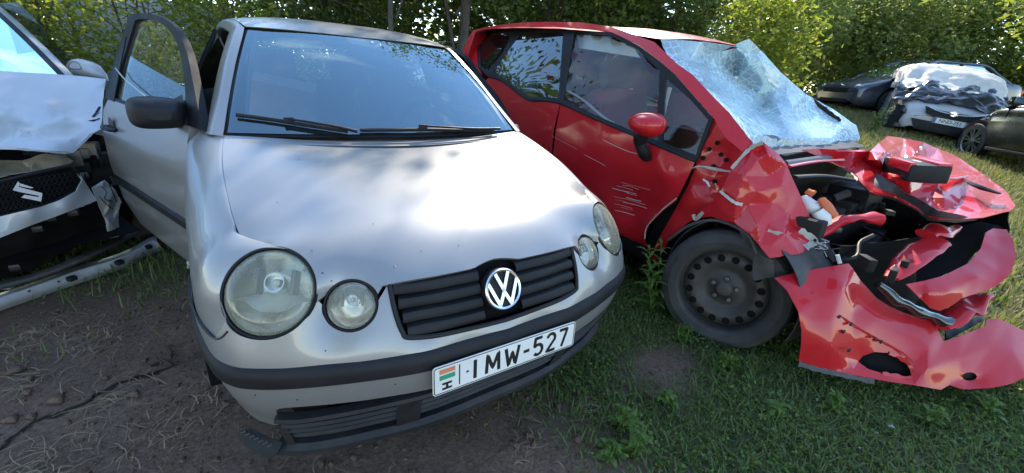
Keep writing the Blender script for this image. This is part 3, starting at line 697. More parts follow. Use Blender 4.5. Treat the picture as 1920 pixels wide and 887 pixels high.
# roof as height over (x,y)
RC = []
for y, zc, ze, xe in [(1.50, 1.378, 1.366, .497), (1.60, 1.412, 1.385, .51), (1.75, 1.443, 1.41, .525), (2.0, 1.466, 1.428, .545), (2.4, 1.472, 1.432, .56), (2.9, 1.462, 1.42, .56), (3.35, 1.43, 1.39, .54), (3.55, 1.395, 1.36, .52)]:
    for f in (0, .5, .85, 1): RC += [(xe * f, y, zc - (zc - ze) * f ** 3)] + ([(-xe * f, y, zc - (zc - ze) * f ** 3)] if f else [])
RC = np.array(RC); rz_ = tps(RC[:, :2], RC[:, 2], 1e-5)
rh = [(0, 1.506), (.25, 1.514), (.40, 1.528), (.497, 1.552), (.525, 1.75), (.545, 2.0), (.56, 2.4), (.56, 2.9), (.54, 3.35), (.50, 3.56), (0, 3.62)]
panel('roof', None, None, rh + [(-x, y) for x, y in rh[::-1]][1:-1], M['silver'], polo, step=.035, thick=.003, fn=lambda P: np.c_[P, rz_(P)], toward=(0, 2, 5))
for sg in (-1, 1):
    # A pillar: inner edge at the screen, outer edge at the door opening
    inn = [(.652, .975, .972), (.615, 1.13, 1.085), (.565, 1.31, 1.225), (.520, 1.47, 1.33), (.503, 1.55, 1.372)]
    mid = [(.690, 1.0, .975), (.650, 1.155, 1.085), (.600, 1.33, 1.222), (.553, 1.485, 1.33), (.533, 1.57, 1.375)]
    out_ = [(.705, 1.06, .965), (.672, 1.22, 1.07), (.627, 1.39, 1.20), (.583, 1.535, 1.305), (.558, 1.64, 1.355)]
    bk = [(.670, 1.08, .96), (.637, 1.235, 1.065), (.592, 1.405, 1.195), (.550, 1.55, 1.295), (.525, 1.65, 1.345)]
    loft('windscreen_pillar', np.array([inn, mid, out_, bk]) * [sg, 1, 1], M['silver'], polo, 5, 6, .0015, flip=(sg > 0))
    # roof rail
    rail = [[(xe, y, ze), (xe + .028, y, ze - .012), (xe + .045, y, ze - .045), (xe + .02, y, ze - .06)] for y, ze, xe in [(1.55, 1.37, .503), (1.75, 1.407, .525), (2.0, 1.427, .545), (2.4, 1.431, .56), (2.9, 1.419, .56), (3.35, 1.389, .54), (3.56, 1.36, .50)]]
    loft('roof_rail', np.array(rail) * [sg, 1, 1], M['silver'], polo, 4, 4, .0015, flip=(sg < 0))
    # rear quarter, sill, B pillar
    q = [[(.80, 2.30, .30), (.825, 2.30, .55), (.83, 2.30, .75), (.815, 2.30, .93)], [(.80, 2.7, .30), (.825, 2.7, .58), (.83, 2.7, .76), (.81, 2.7, .95)],
         [(.79, 2.95, .45), (.825, 2.95, .60), (.83, 2.95, .78), (.805, 2.95, .96)], [(.80, 3.26, .625), (.825, 3.26, .66), (.83, 3.26, .80), (.79, 3.26, .97)],
         [(.78, 3.6, .45), (.80, 3.6, .6), (.80, 3.6, .8), (.76, 3.6, .98)], [(.55, 3.86, .35), (.58, 3.87, .58), (.58, 3.86, .8), (.56, 3.80, .99)]]
    loft('rear_quarter', np.array(q) * [sg, 1, 1], M['silver'], polo, 5, 5, .002, flip=(sg > 0))
    loft('rear_pillar', np.array([[(.81, 3.10, .96), (.70, 3.16, 1.2), (.60, 3.2, 1.36)], [(.78, 3.45, .97), (.67, 3.4, 1.2), (.575, 3.38, 1.36)], [(.56, 3.80, .98), (.54, 3.66, 1.2), (.50, 3.56, 1.355)]]) * [sg, 1, 1], M['silver'], polo, 5, 5, .002, flip=(sg < 0))
    loft('door_pillar', np.array([[(.815, 2.28, .93), (.73, 2.28, 1.13), (.60, 2.26, 1.375)], [(.81, 2.36, .93), (.725, 2.35, 1.13), (.60, 2.32, 1.375)]]) * [sg, 1, 1], M['trim'], polo, 2, 5, .02, flip=(sg < 0))
    loft('quarter_window', np.array([[(.81, 2.36, .94), (.725, 2.35, 1.15), (.607, 2.32, 1.37)], [(.81, 3.10, .96), (.70, 3.16, 1.2), (.605, 3.2, 1.36)]]) * [sg, 1, 1], M['glass'], polo, 4, 5, 0)
    loft('sill', np.array([[(.80, 1.13, .30), (.79, 1.13, .20), (.70, 1.13, .17)], [(.80, 2.95, .30), (.79, 2.95, .20), (.70, 2.95, .17)]]) * [sg, 1, 1], M['silver'], polo, 4, 4, .003)
loft('tailgate', [[(x * 1.1, y - .06, .45), (x * 1.1, y, .75), (x * 1.08, y - .05, .97)] for x, y in ((-.52, 3.86), (0, 3.9), (.52, 3.86))], M['silver'], polo, 5, 5, .003)
loft('rear_window', [[(x * 1.08, y - .05, .97), (x, y - .18, 1.2), (x * .96, y - .31, 1.365)] for x, y in ((-.52, 3.85), (0, 3.9), (.52, 3.85))], M['glass'], polo, 5, 5, 0)
# floor and firewall
m = MB(); m.box((0, 2.2, .22), (.76, 1.5, .02)); m.box((0, 1.02, .55), (.70, .02, .36)); m.box((0, .55, .40), (.50, .40, .12)); m.build('floor_pan', M['dark'], polo, False)
# ---- interior
loft('dashboard', [[(x, .98, .93), (x, 1.12, .965), (x, 1.32, .955), (x, 1.42, .88), (x, 1.40, .60)] for x in (-.66, -.3, .3, .66)], M['trim'], polo, 3, 4, .004)
def seat(root, x, y, mat, hmat=None, w=.25, z0=.28, lean=.35, local=False):
    s = thing_part('seat', root, local)
    def cush(name, cx, cy, cz, hx, hy, hz_, rx, m):
        rot = np.array([[1, 0, 0], [0, math.cos(rx), -math.sin(rx)], [0, math.sin(rx), math.cos(rx)]])
        b = MB(); b.box((cx, cy, cz), (hx, hy, hz_), rot, .06); b.build(name, m, s, local=local)
    cush('seat_cushion', x, y, z0 + .12, w, .26, .09, .08, mat)
    cush('seat_back', x, y + .34, z0 + .50, w, .085, .34, -.30, mat)
    cush('head_rest', x, y + .47, z0 + .92, w * .56, .05, .10, -.25, hmat or mat)
    return s
for x in (-.36, .36): seat(polo, x, 1.75, M['fabric'])
seat(polo, -.33, 2.7, M['fabric_dark'], w=.30); seat(polo, .33, 2.7, M['fabric_dark'], w=.30)
m = MB(); m.tube([(.36 + .185 * math.cos(t), 1.44 + .07 * math.sin(t), .90 + .17 * math.sin(t)) for t in np.linspace(0, 2 * math.pi, 33)], .016, 10, cap=False); m.box((.36, 1.42, .90), (.17, .025, .022), bev=.01); m.box((.36, 1.41, .88), (.06, .03, .05), bev=.02)
m.build('steering_wheel', M['trim'], polo)
m = MB(); m.box((.055, 1.49, 1.305), (.115, .014, .034), np.array([[.995, 0, .0995], [0, 1, 0], [-.0995, 0, .995]]), .012); m.tube([(.055, 1.49, 1.32), (.05, 1.46, 1.36)], .009, 8); m.build('rear_view_mirror', M['airbag'], polo)
loft('deployed_airbag', [[(-.52 + .3 * u, 1.62 + .10 * math.sin(3.1 * v) - .08 * u, .86 + .33 * v - .05 * u * v) for v in (0, .3, .7, 1)] for u in (0, .35, .7, 1)], M['skin'], polo, 4, 4, .06)
m = MB(); m.tube([(-.60, 1.98, 1.33), (-.55, 1.90, 1.15), (-.51, 1.80, .93), (-.50, 1.75, .72)], .022, 8, sub=5, flat=.15, up=(1, 0, 0)); m.build('seat_belt', M['fabric'], polo)
for sg in (-1, 1): MB().tube([(sg * .585, 1.06, 1.01), (sg * .565, 1.16, 1.09), (sg * .525, 1.33, 1.22), (sg * .478, 1.52, 1.335)], [.022, .026, .026, .02], 8, sub=5, flat=.5).build('pillar_trim', M['airbag'], polo)
# ---- wipers
_wu = [(u, v) for u in np.linspace(-1, 1, 81) for v in np.linspace(-.02, .3, 33)]; _wp = np.array([pr(ws(*q)) for q in _wu])
def wsp(px, py, off=.012):
    q = _wu[int(np.argmin(((_wp - [px, py]) ** 2).sum(1)))]; return np.array(ws(*q)) + np.array([0, -.57, .82]) * off
for pts_, arm in (([(440, 220), (500, 226), (580, 238), (652, 250)], [(672, 256), (620, 246), (545, 234)]), ([(676, 249), (740, 247), (800, 246), (925, 248)], [(935, 252), (880, 250), (790, 246)])):
    wp = thing_part('wiper', polo)
    MB().tube([wsp(x, y, .028) for x, y in arm], [.011, .008, .006], 8, sub=5, flat=.7).build('wiper_arm', M['trim'], wp)
    m = MB(); m.tube([wsp(x, y, .012) for x, y in pts_], .006, 8, sub=5, flat=1.3); q = wsp(*arm[-1], .022); m.box(q, (.018, .008, .010), bev=.003); m.build('wiper_blade', M['trim'], wp)
# ---- licence plate
pl = thing_part('licence_plate', polo)
pc = np.array([0, -.034, .4435]); pa = np.array([1., 0, 0]); pb = np.array([0, .035, 1.]); pb /= np.linalg.norm(pb); pn = np.cross(pa, pb)
def rrect(w_, h_, r, k=5):
    o = []
    for cx, cy, a0 in ((w_ - r, h_ - r, 0), (-w_ + r, h_ - r, 90), (-w_ + r, -h_ + r, 180), (w_ - r, -h_ + r, 270)):
        for i in range(k): t = math.radians(a0 + 90 * i / (k - 1)); o.append((cx + r * math.cos(t), cy + r * math.sin(t)))
    return o
m = MB(); m.prism(rrect(.260, .0475, .010), pc, pa, pb, .003); m.build('plate_panel', M['plate'], pl, smooth=False)
m = MB(); o1 = rrect(.2575, .045, .009); o2 = rrect(.2548, .0423, .007); k = len(o1)
m.add([pc + pa * x + pb * y + pn * .0036 for x, y in o1] + [pc + pa * x + pb * y + pn * .0036 for x, y in o2], [(i, (i + 1) % k, k + (i + 1) % k, k + i) for i in range(k)]); m.build('plate_border', M['ink'], pl, smooth=False)
def arcs(cx, cy, rx, ry, a0, a1, k=10): return [(cx + rx * math.cos(math.radians(t)), cy + ry * math.sin(math.radians(t))) for t in np.linspace(a0, a1, k)]
GLY = {'I': [[(0, -.5), (0, .5)]], 'M': [[(-.34, -.5), (-.30, .5), (0, -.28), (.30, .5), (.34, -.5)]], 'W': [[(-.38, .5), (-.2, -.5), (0, .22), (.2, -.5), (.38, .5)]], '-': [[(-.17, -.02), (.17, -.02)]],
       '5': [[(.24, .5), (-.18, .5), (-.22, .06)] + arcs(.0, -.18, .27, .30, 130, -140, 14)], '2': [arcs(0, .22, .25, .28, 165, -20, 10) + [(-.26, -.5), (.28, -.5)]], '7': [[(-.26, .5), (.26, .5), (-.06, -.5)]],
       'H': [[(-.28, -.5), (-.28, .5)], [(.28, -.5), (.28, .5)], [(-.28, 0), (.28, 0)]]}
def letter(ch, x, y, h, wd, a=None, b=None):
    a = pa if a is None else a; b = pb if b is None else b; m = MB()
    for pl_ in GLY[ch]:
        P = []
        for (x0, y0), (x1, y1) in zip(pl_[:-1], pl_[1:]): P += [(x0 + (x1 - x0) * t, y0 + (y1 - y0) * t) for t in (0, .08, .5, .92)]
        P.append(pl_[-1]); m.tube([pc + pa * x + pb * y + a * u * h + b * v * h + pn * .0034 for u, v in P], wd / 2, 8, flat=.10, up=pn)
    m.build('plate_character', M['ink'], pl, sharp=50)
for ch, x in (('I', -.127), ('M', -.066), ('W', .004), ('-', .058), ('5', .104), ('2', .157), ('7', .208)): letter(ch, x, -.001, .064, .0115)
m = MB(); m.prism([(-.004, -.003), (.004, -.003), (.004, .003), (-.004, .003)], pc + pa * -.152 + pn * .0034, pa, pb, .0006); m.build('plate_dot', M['ink'], pl, smooth=False)
for y, mt in ((.028, 'flagred'), (.008, 'flaggreen')):
    m = MB(); m.prism([(-.024, -.0075), (.024, -.0075), (.024, .0075), (-.024, .0075)], pc + pa * -.216 + pb * y + pn * .0034, pa, pb, .0006); m.build('flag_stripe', M[mt], pl, smooth=False)
letter('H', -.217, -.023, .030, .0075, -pb, pa)
m = MB(); m.prism([(-.0018, -.034), (.0018, -.034), (.0018, .034), (-.0018, .034)], pc + pa * -.178 + pn * .0034, pa, pb, .0005); m.build('plate_divider', M['ink'], pl, smooth=False)
# ---- lower grille insert, unclipped and sagging on one side
def ins(x, z, e):
    p = fascia([(s_of(x), z)], e)[0]; k = max(0, min(1, (.15 - x) / .75)); k = k * k
    return p + np.array([0, -.012 * k, -.028 * k])
lg = thing_part('lower_grille', polo)
xs = np.linspace(-.64, .64, 61)
def strip(name, prof, x0, x1, n=61, mat='insert', par=None):
    xs = np.linspace(x0, x1, n); V = [ins(x, z, e) for x in xs for z, e in prof]; k = len(prof)
    obj(name, V, [(i * k + j, (i + 1) * k + j, (i + 1) * k + j + 1, i * k + j + 1) for i in range(n - 1) for j in range(k - 1)], M[mat], par or lg, sharp=40, thick=.003)
strip('grille_top_rail', [(.372, -.03), (.370, -.004), (.362, .001), (.354, -.004), (.352, -.03)], -.655, .655)
strip('spoiler_lip', [(.232, -.02), (.229, .012), (.216, .030), (.200, .036), (.194, .028), (.192, -.03)], -.70, .70)
for x0, x1 in ((-.645, -.345), (-.275, .275), (.345, .645)):
    for z in (.333, .300, .267): strip('grille_slat', [(z + .008, -.045), (z + .006, -.004), (z + .001, .003), (z - .005, .001), (z - .010, -.045)], x0, x1, 31)
for x in (-.31, .31): strip('grille_block', [(.366, -.006), (.30, .004), (.23, .012)], x - .037, x + .037, 5)
strip('grille_backing', [(.38, -.085), (.20, -.085)], -.66, .66, 41, 'ink')
for sg in (-1, 1):
    strip('grille_end', [(.372, -.02), (.31, .0), (.23, .012)], sg * .645 - .012, sg * .645 + .012, 5)
# slotted flange of the insert that has come out at the corner
fl = [[at(445, 812, 'z', .205), at(462, 838, 'z', .190), at(504, 862, 'z', .175)], [at(455, 806, 'z', .215), at(480, 828, 'z', .205), at(520, 848, 'z', .20)], [at(470, 803, 'z', .222), at(500, 818, 'z', .22), at(530, 830, 'z', .22)]]
loft('insert_flange', fl, M['trim'], lg, 5, 6, .004)
for k in range(7):
    p = at(452 + k * 8.2, 812 + k * 4.4, 'z', .2135 + .0008 * k); q = at(462 + k * 8.2, 809 + k * 4.0, 'z', .2185 + .0008 * k)
    m = MB(); m.tube([p + [0, -.002, .003], q + [0, -.002, .003]], .0032, 6); m.build('flange_slot', M['ink'], lg)
# ---- open right door, and the closed left one
def lean(z): return float(np.interp(z, [.22, .30, .45, .65, .80, .93, 1.0, 1.15, 1.38], [.06, .03, .0, -.012, -.006, .02, .045, .10, .195]))
def make_door(sg, th):
    root = thing_part('door', polo)
    t = math.radians(th); hx, hy = -.79, 1.145
    if sg > 0: hx = -.815
    u = np.array([-math.sin(t), math.cos(t)]); nn = np.array([math.cos(t), math.sin(t)])
    def D(s, z, inn=0.):
        p = np.array([hx, hy]) + u * s + nn * (lean(z) + inn); return np.array([-sg * p[0], p[1], z])
    DF = lambda inn: (lambda P: np.array([D(s, z, inn) for s, z in P]))
    tw = (-3 * -sg, 1.5, .8)
    skin = [(.0, .985), (.3, .985), (.7, .985), (1.10, .99), (1.155, .93), (1.165, .80), (1.165, .6), (1.14, .42), (1.08, .29), (.6, .27), (.06, .27), (.01, .32), (-.01, .6)]
    panel('door_skin', None, None, skin, M['silver'], root, step=.03, thick=.002, fn=DF(0), toward=tw)
    panel('door_lining', None, None, skin, M['trim'], root, step=.08, thick=.002, fn=DF(.06), toward=(0, 1.5, .8))
    edge = resample(skin, .04); V = [D(s, z, i) for s, z in edge for i in (0.0015, .058)]; k = len(edge)
    obj('door_edge', V, [(2 * i, 2 * i + 1, 2 * ((i + 1) % k) + 1, 2 * ((i + 1) % k)) for i in range(k)], M['silver'], root, sharp=40)
    fo = [(-.12, .982), (-.03, 1.06), (.07, 1.15), (.21, 1.255), (.39, 1.342), (.58, 1.388), (.80, 1.408), (1.03, 1.405), (1.09, 1.38), (1.13, 1.2), (1.165, .986), (.6, .984)]
    if sg > 0: fo = [(max(s_, .0), z_) for s_, z_ in fo]; fo[0] = (.04, .982); fo[1] = (.08, 1.05); fo[2] = (.16, 1.14); fo[3] = (.29, 1.24)
    fi = [(.05 + .13 * (sg > 0), 1.00), (.14 + .05 * (sg > 0), 1.13), (.28 + .04 * (sg > 0), 1.25), (.45, 1.330), (.65, 1.372), (.85, 1.384), (.965, 1.378), (1.0, 1.15), (1.035, 1.003), (.6, 1.0)]
    panel('window_frame', None, None, fo, M['frameblack'], root, holes=[fi], step=.03, thick=.03, fn=DF(.0), toward=tw)
    panel('door_window', None, None, [(.06 + .13 * (sg > 0), .996), (.15 + .05 * (sg > 0), 1.13), (.29 + .03 * (sg > 0), 1.25), (.46, 1.329), (.65, 1.371), (.85, 1.383), (.963, 1.377), (.998, 1.15), (1.03, .999)], M['doorglass'], root, step=.05, thick=0, fn=DF(.012), toward=tw)
    V = [D(s, z, e) for s in np.linspace(-.005, 1.16, 30) for z, e in ((.532, -.001), (.540, -.013), (.575, -.014), (.584, -.001))]
    obj('rub_strip', V, [(4 * i + j, 4 * i + j + 1, 4 * i + j + 5, 4 * i + j + 4) for i in range(29) for j in range(3)], M['trim'], root, sharp=40)
    # handle: recessed oval cup with a bar across it
    hc = D(.985, .855, -.001); du = (D(1.05, .855) - D(1.02, .855)); du /= np.linalg.norm(du); dn = np.cross(du, (0, 0, 1.)); dn /= np.linalg.norm(dn)
    if dn @ (np.array([-sg * hx, 0, 0]) - 0) * 1 < 0 and False: dn = -dn
    outw = D(1.035, .855, -.05) - D(1.035, .855, 0); outw /= np.linalg.norm(outw)
    m = MB(); m.lathe([(.052, .002), (.044, .0035), (.02, .0032), (1e-4, .003)], hc, outw, 24, asp=1.05); hd = m.build('door_handle', M['trim_dusty'], root)
    m = MB(); m.tube([hc - du * .085 + outw * .004, hc - du * .06 + outw * .020, hc + outw * .026, hc + du * .06 + outw * .020, hc + du * .085 + outw * .004], [.012, .016, .017, .016, .012], 10, sub=4, flat=.7); m.build('handle_bar', M['trim'], hd)
    # mirror
    mc = D(.13, 1.02, -.02); mr = thing_part('door_mirror', root)
    o_ = outw
    G = []
    return root, D, outw, mr
for sg, th in ((-1, 20.5), (1, 0)):
    rt, D, outw, mr = make_door(sg, th)
    if sg < 0:
        # housing seen from the front: rounded box 0.24 wide
        mc = at(297, 213, 'y', 1.22); c0 = mc
        ax_x = np.array([.97, .18, 0]); ax_x /= np.linalg.norm(ax_x); ax_y = np.array([-.18, .97, 0]); ax_y /= np.linalg.norm(ax_y); ax_z = np.array([0, 0, 1.])
        ck = np.linalg.norm(at(240, 213, 'y', 1.22) - at(355, 213, 'y', 1.22)); ch = np.linalg.norm(at(297, 181, 'y', 1.22) - at(297, 242, 'y', 1.22))
    else:
        mc = np.array([.93, 1.24, 1.02]); ax_x = np.array([-.97, .18, 0]); ax_y = np.array([.18, .97, 0]); ax_z = np.array([0, 0, 1.])
    if sg > 0: bpy.data.objects.remove(mr); continue
    sec = []
    for v, (hx_, hz_, dz) in zip((-.06, -.045, -.015, .03, .05), ((.35, .30, 0), (.72, .70, .0), (.94, .94, 0), (1., 1., 0), (.98, .98, 0))):
        row = []
        for k in range(20):
            a_ = 2 * math.pi * k / 20; ca, sa = math.cos(a_), math.sin(a_)
            e = 2 / 3.6; x = np.sign(ca) * abs(ca) ** e; z = np.sign(sa) * abs(sa) ** e
            # outer-lower corner is fuller than the inner one
            row.append(mc + ax_x * x * ck / 2 * hx_ + ax_z * (z * ch / 2 * hz_ * (1 - .12 * (x > 0) * (z > 0) * x)) + ax_y * v)
        sec.append(row)
    sec = np.array(sec); m = MB(); V = sec.reshape(-1, 3); Fc = [(i * 20 + k, i * 20 + (k + 1) % 20, (i + 1) * 20 + (k + 1) % 20, (i + 1) * 20 + k) for i in range(4) for k in range(20)] + [tuple(range(20)), tuple(80 + k for k in range(19, -1, -1))]
    m.add(V, Fc); ho = m.build('mirror_housing', M['trim'], mr, sharp=60)
    sb = ho.modifiers.new('sub', 'SUBSURF'); sb.levels = 1; sb.render_levels = 2
    m = MB(); m.add([mc + ax_x * x * ck * .44 + ax_z * z * ch * .42 + ax_y * .0515 for x, z in rrect(1, 1, .4)], [tuple(range(20))]); m.build('mirror_glass', M['chrome'], mr)
    ft = D(.10, 1.0, -.01); m = MB(); m.tube([mc + ax_x * ck * .42 - ax_z * ch * .33, (mc + ax_x * ck * .5 - ax_z * ch * .36 + ft) / 2, ft], [.026, .03, .04], 10, sub=4, flat=.6); m.build('mirror_foot', M['trim'], mr)
    m = MB(); m.add([D(.0, .985, -.004), D(.22, .985, -.004), D(.225, 1.06, -.004), D(.13, 1.09, -.004)], [(0, 1, 2, 3)]); m.build('mirror_sail', M['trim'], mr, False)
    if sg < 0:
        m = MB(); V = [D(s, z, .02) for s, z in ((.945, 1.0), (1.0, 1.0), (.975, 1.15), (.94, 1.335), (.91, 1.35), (.935, 1.15))]; m.add(V, [(0, 1, 2, 5), (5, 2, 3, 4)]); m.build('window_pale_strip', M['airbag'], rt, False)  # pale strip inside the rear edge of the door glass
        m = MB(); m.tube([D(1.03, 1.145, -.012), D(.85, 1.10, -.008), D(.5, 1.045, -.006), D(.18, 1.0, -.006)], .003, 6, sub=5); m.build('pale_cord', M['rope'], rt)
        panel('window_hanging_trim', None, None, [(.99, .985), (1.12, .99), (1.08, 1.2), (1.03, 1.30), (1.0, 1.15)], M['trim'], rt, step=.05, thick=.004, fn=lambda P: np.array([D(s, z, -.004) for s, z in P]))

# ---- shut lines and stone chips
for sg in (-1, 1):
    P = [fascia([(sg * s_, z_)], .0012)[0] for s_, z_ in ((.765, .612), (.785, .592), (.81, .582), (.86, .577), (.95, .575), (1.1, .575), (1.25, .575))]
    MB().tube(P, .0028, 6, sub=4).build('bumper_shut_line', M['ink'], polo)
R5 = random.Random(3)
for px, py, r_ in [(605, 512, .0035), (622, 527, .0028), (585, 470, .002), (560, 300, .002), (790, 470, .002), (860, 460, .0022), (700, 420, .0018), (950, 400, .002), (520, 380, .0018), (900, 340, .002), (740, 500, .0025)]:
    z = .8
    for _ in range(30): p = at(px, py, 'z', z); z = .5 * z + .5 * float(hz([(p[0], p[1])])[0])
    p = at(px, py, 'z', z); MB().lathe([(r_, .0008), (1e-4, .0016)], p, (0, -.4, .9), 7).build('stone_chip', M['ink'], polo)
for s_, z_ in ((-.60, .42), (-.35, .435), (-.52, .56), (.3, .43), (-.7, .44), (.55, .55)):
    p = fascia([(s_, z_)], .0006)[0]; MB().lathe([(.0022, .0006), (1e-4, .001)], p, (0, -1, .1), 7).build('stone_chip', M['ink'], polo)
# ============================================================ wrecked red minivan
van = thing('minivan_car', 'wrecked red minivan with crushed front end and shattered windscreen', 'car', (2.19, 1.2, 0))
VX = 2.19
def sx(y, z):
    x = np.interp(z, [.28, .42, .70, .95, 1.05, 1.2, 1.35, 1.5, 1.58, 1.65], [1.41, 1.365, 1.338, 1.345, 1.36, 1.408, 1.468, 1.54, 1.59, 1.66])
    return float(x + np.interp(y, [.2, .9, 2.2, 2.8, 3.3], [.03, 0, 0, .035, .13]))
def S(px, py, inn=0.):
    x = 1.38
    for _ in range(12):
        p = at(px, py, 'x', x); x = .5 * x + .5 * (sx(p[1], p[2]) + inn)
    return (px, py, 'x', x)
def W3(x, y, z): q = pr((x, y, z)); return (q[0], q[1], 't', depth((x, y, z)))
def SS(L_, inn=0.): return [S(x, y, inn) for x, y in L_]
# ---- side: doors
fd = SS([(1052, 193), (1110, 219), (1180, 249), (1233, 272), (1303, 303), (1292, 328), (1268, 375), (1245, 393), (1217, 421), (1208, 446), (1216, 474)]) + [W3(1.385, .52, .34), W3(1.375, 1.0, .34), W3(1.37, 1.47, .36), W3(1.335, 1.48, .62), W3(1.342, 1.49, .9)]
dent = [S(1190, 372, .055), S(1150, 345, .02), S(1222, 345, .03), S(1120, 290, -.008), S(1080, 250, .012), S(1175, 300, .0), S(1245, 330, -.01), S(1195, 420, .03), S(1265, 320, .0), S(1160, 420, .0), S(1100, 330, .0), S(1210, 300, .0), S(1228, 392, .04), S(1205, 352, .035)]
sheet('front_door_skin', fd, M['red'], van, dent, step=9, thick=.002, disp=crumple(.006, 5, 3.))
rd = SS([(1050, 194), (1016, 188), (991, 188), (965, 169), (941, 151), (918, 143)]) + [W3(1.40, 2.78, 1.1), W3(1.37, 2.78, .8), W3(1.39, 2.55, .42), W3(1.37, 1.5, .38), W3(1.335, 1.505, .62), W3(1.342, 1.512, .9)]
sheet('rear_door_skin', rd, M['red'], van, [S(1000, 230, .01), S(960, 190, 0), S(1030, 240, -.004), S(1060, 260, .0)], step=10, thick=.002)
def vm(G): return np.array(G) * [-1, 1, 1] + [2 * VX, 0, 0]
for mir in (False, True):
    f = vm if mir else np.array
    loft('rear_quarter', f([[(sx(y, z) + dx, y, z) for z in (.42 + .28 * (y > 2.6) * (y < 3.2), .6 + .16 * (y > 2.6) * (y < 3.2), .8, 1.0, 1.14)] for y, dx in ((2.56, 0), (2.78, 0), (3.0, 0), (3.2, .01), (3.34, .06))]), M['red'], van, 4, 5, .002, flip=not mir)
    loft('sill', f([[(1.37, .55, .34), (1.40, .55, .24), (1.5, .55, .2)], [(1.37, 2.55, .42), (1.40, 2.55, .32), (1.5, 2.55, .28)]]), M['dark'], van, 4, 4, .004)
for z0 in (0,):
    # far side closed with plain door skins
    loft('far_front_door', vm([[(sx(y, z), y, z) for z in (.36, .5, .7, .9, 1.02)] for y in (.45, .8, 1.2, 1.49)]), M['red'], van, 4, 5, .002)
    loft('far_rear_door', vm([[(sx(y, z), y, z) for z in (.40, .55, .72, .92, 1.06)] for y in (1.51, 1.9, 2.3, 2.77)]), M['red'], van, 4, 5, .002)
# ---- glass house
g1 = [(900, 80), (908, 66), (935, 59), (964, 57), (915, 134), (901, 122)]
g2 = [(978, 61), (1056, 60), (1047, 184), (1016, 181), (993, 181), (968, 164), (944, 146), (925, 135)]
g3v = [(1077, 60), (1146, 67), (1194, 91), (1236, 132), (1234, 264), (1180, 243), (1110, 213), (1057, 187)]
g4 = [(1248, 146), (1294, 186), (1328, 225), (1304, 291), (1243, 266)]
dlo = [(895, 78), (903, 61), (935, 54), (969, 51), (1031, 51), (1074, 53), (1146, 61), (1197, 85), (1240, 117), (1265, 139), (1300, 179), (1337, 222), (1306, 301), (1233, 273), (1180, 250), (1110, 220), (1052, 194), (1016, 188), (991, 188), (965, 169), (941, 151), (912, 142), (896, 125)]
sheet('window_frame', SS(dlo, .004), M['trim'], van, holes=[SS(g, .012) for g in (g1, g2, g3v, g4)], step=8, thick=.012, mir=VX)
for nm, g, mt in (('rear_quarter_window', g1, 'tintglass'), ('rear_door_window', g2, 'tintglass'), ('front_door_window', g3v, 'glass'), ('front_quarter_window', g4, 'glass')):
    sheet(nm, SS(g, .02), M[mt], van, step=14, thick=0, mir=VX, lam=.02)
# window trim bead along the belt
MB().tube([at(*S(x, y, -.006)) for x, y in ((915, 143), (941, 151), (965, 169), (991, 187), (1016, 188), (1052, 194), (1110, 220), (1180, 250), (1233, 273), (1303, 302))], .008, 8, sub=4).build('belt_trim', M['trim'], van)
# ---- cant rail / A pillar band
up = [(887, 57), (905, 52), (935, 47), (980, 42), (1031, 41), (1089, 42), (1146, 50), (1190, 66), (1227, 79), (1269, 119), (1300, 141), (1336, 180), (1365, 209), (1390, 243), (1410, 268)]
dn = [(1392, 285), (1360, 258), (1338, 221), (1300, 178), (1265, 138), (1240, 116), (1197, 84), (1146, 60), (1074, 52), (1031, 50), (969, 50), (935, 53), (902, 60), (893, 80), (896, 126), (905, 140), (880, 128), (866, 104), (874, 78)]
def rail(px, py): return S(px, py, .022 if py > 70 and px > 1200 else .012)
sheet('roof_rail', [rail(*q) for q in up] + SS(dn, .0), M['red'], van, step=7, thick=.003)
MB().tube([(VX + .56, .98, 1.47), (VX + .60, 1.4, 1.55), (VX + .62, 2.0, 1.59), (VX + .62, 2.7, 1.62), (VX + .60, 3.2, 1.62), (VX + .70, 3.34, 1.2)], .045, 10, sub=5, flat=.7).build('far_roof_rail', M['red'], van)
# ---- roof
RV = []
for y, zc, ze, xe in [(.86, 1.545, 1.505, .55), (1.1, 1.595, 1.54, .585), (1.5, 1.64, 1.575, .61), (2.0, 1.672, 1.61, .62), (2.6, 1.692, 1.635, .62), (3.1, 1.69, 1.64, .60), (3.3, 1.675, 1.635, .56)]:
    for f in (-1, -.85, -.5, 0, .5, .85, 1): RV.append((VX + xe * f, y, zc - (zc - ze) * abs(f) ** 3))
RV = np.array(RV); rvz = tps(RV[:, :2], RV[:, 2], 1e-5)
rh = [(0, .80), (.3, .84), (.5, .91), (.565, .98), (.585, 1.1), (.61, 1.5), (.62, 2.0), (.62, 2.6), (.60, 3.1), (.54, 3.34), (0, 3.42)]
panel('roof', None, None, [(VX + x, y) for x, y in rh] + [(VX - x, y) for x, y in rh[::-1]][1:-1], M['red'], van, step=.04, thick=.003, fn=lambda P: np.c_[P, rvz(P)], toward=(VX, 2, 6), disp=crumple(.004, 3, 1.))
loft('tailgate', [[(VX + x, 3.36 + dy, .55), (VX + x, 3.42 + dy, .9), (VX + x * .95, 3.36 + dy, 1.2), (VX + x * .8, 3.28 + dy, 1.64)] for x, dy in ((-.74, -.05), (-.4, .04), (.4, .04), (.74, -.05))], M['red'], van, 5, 5, .003)
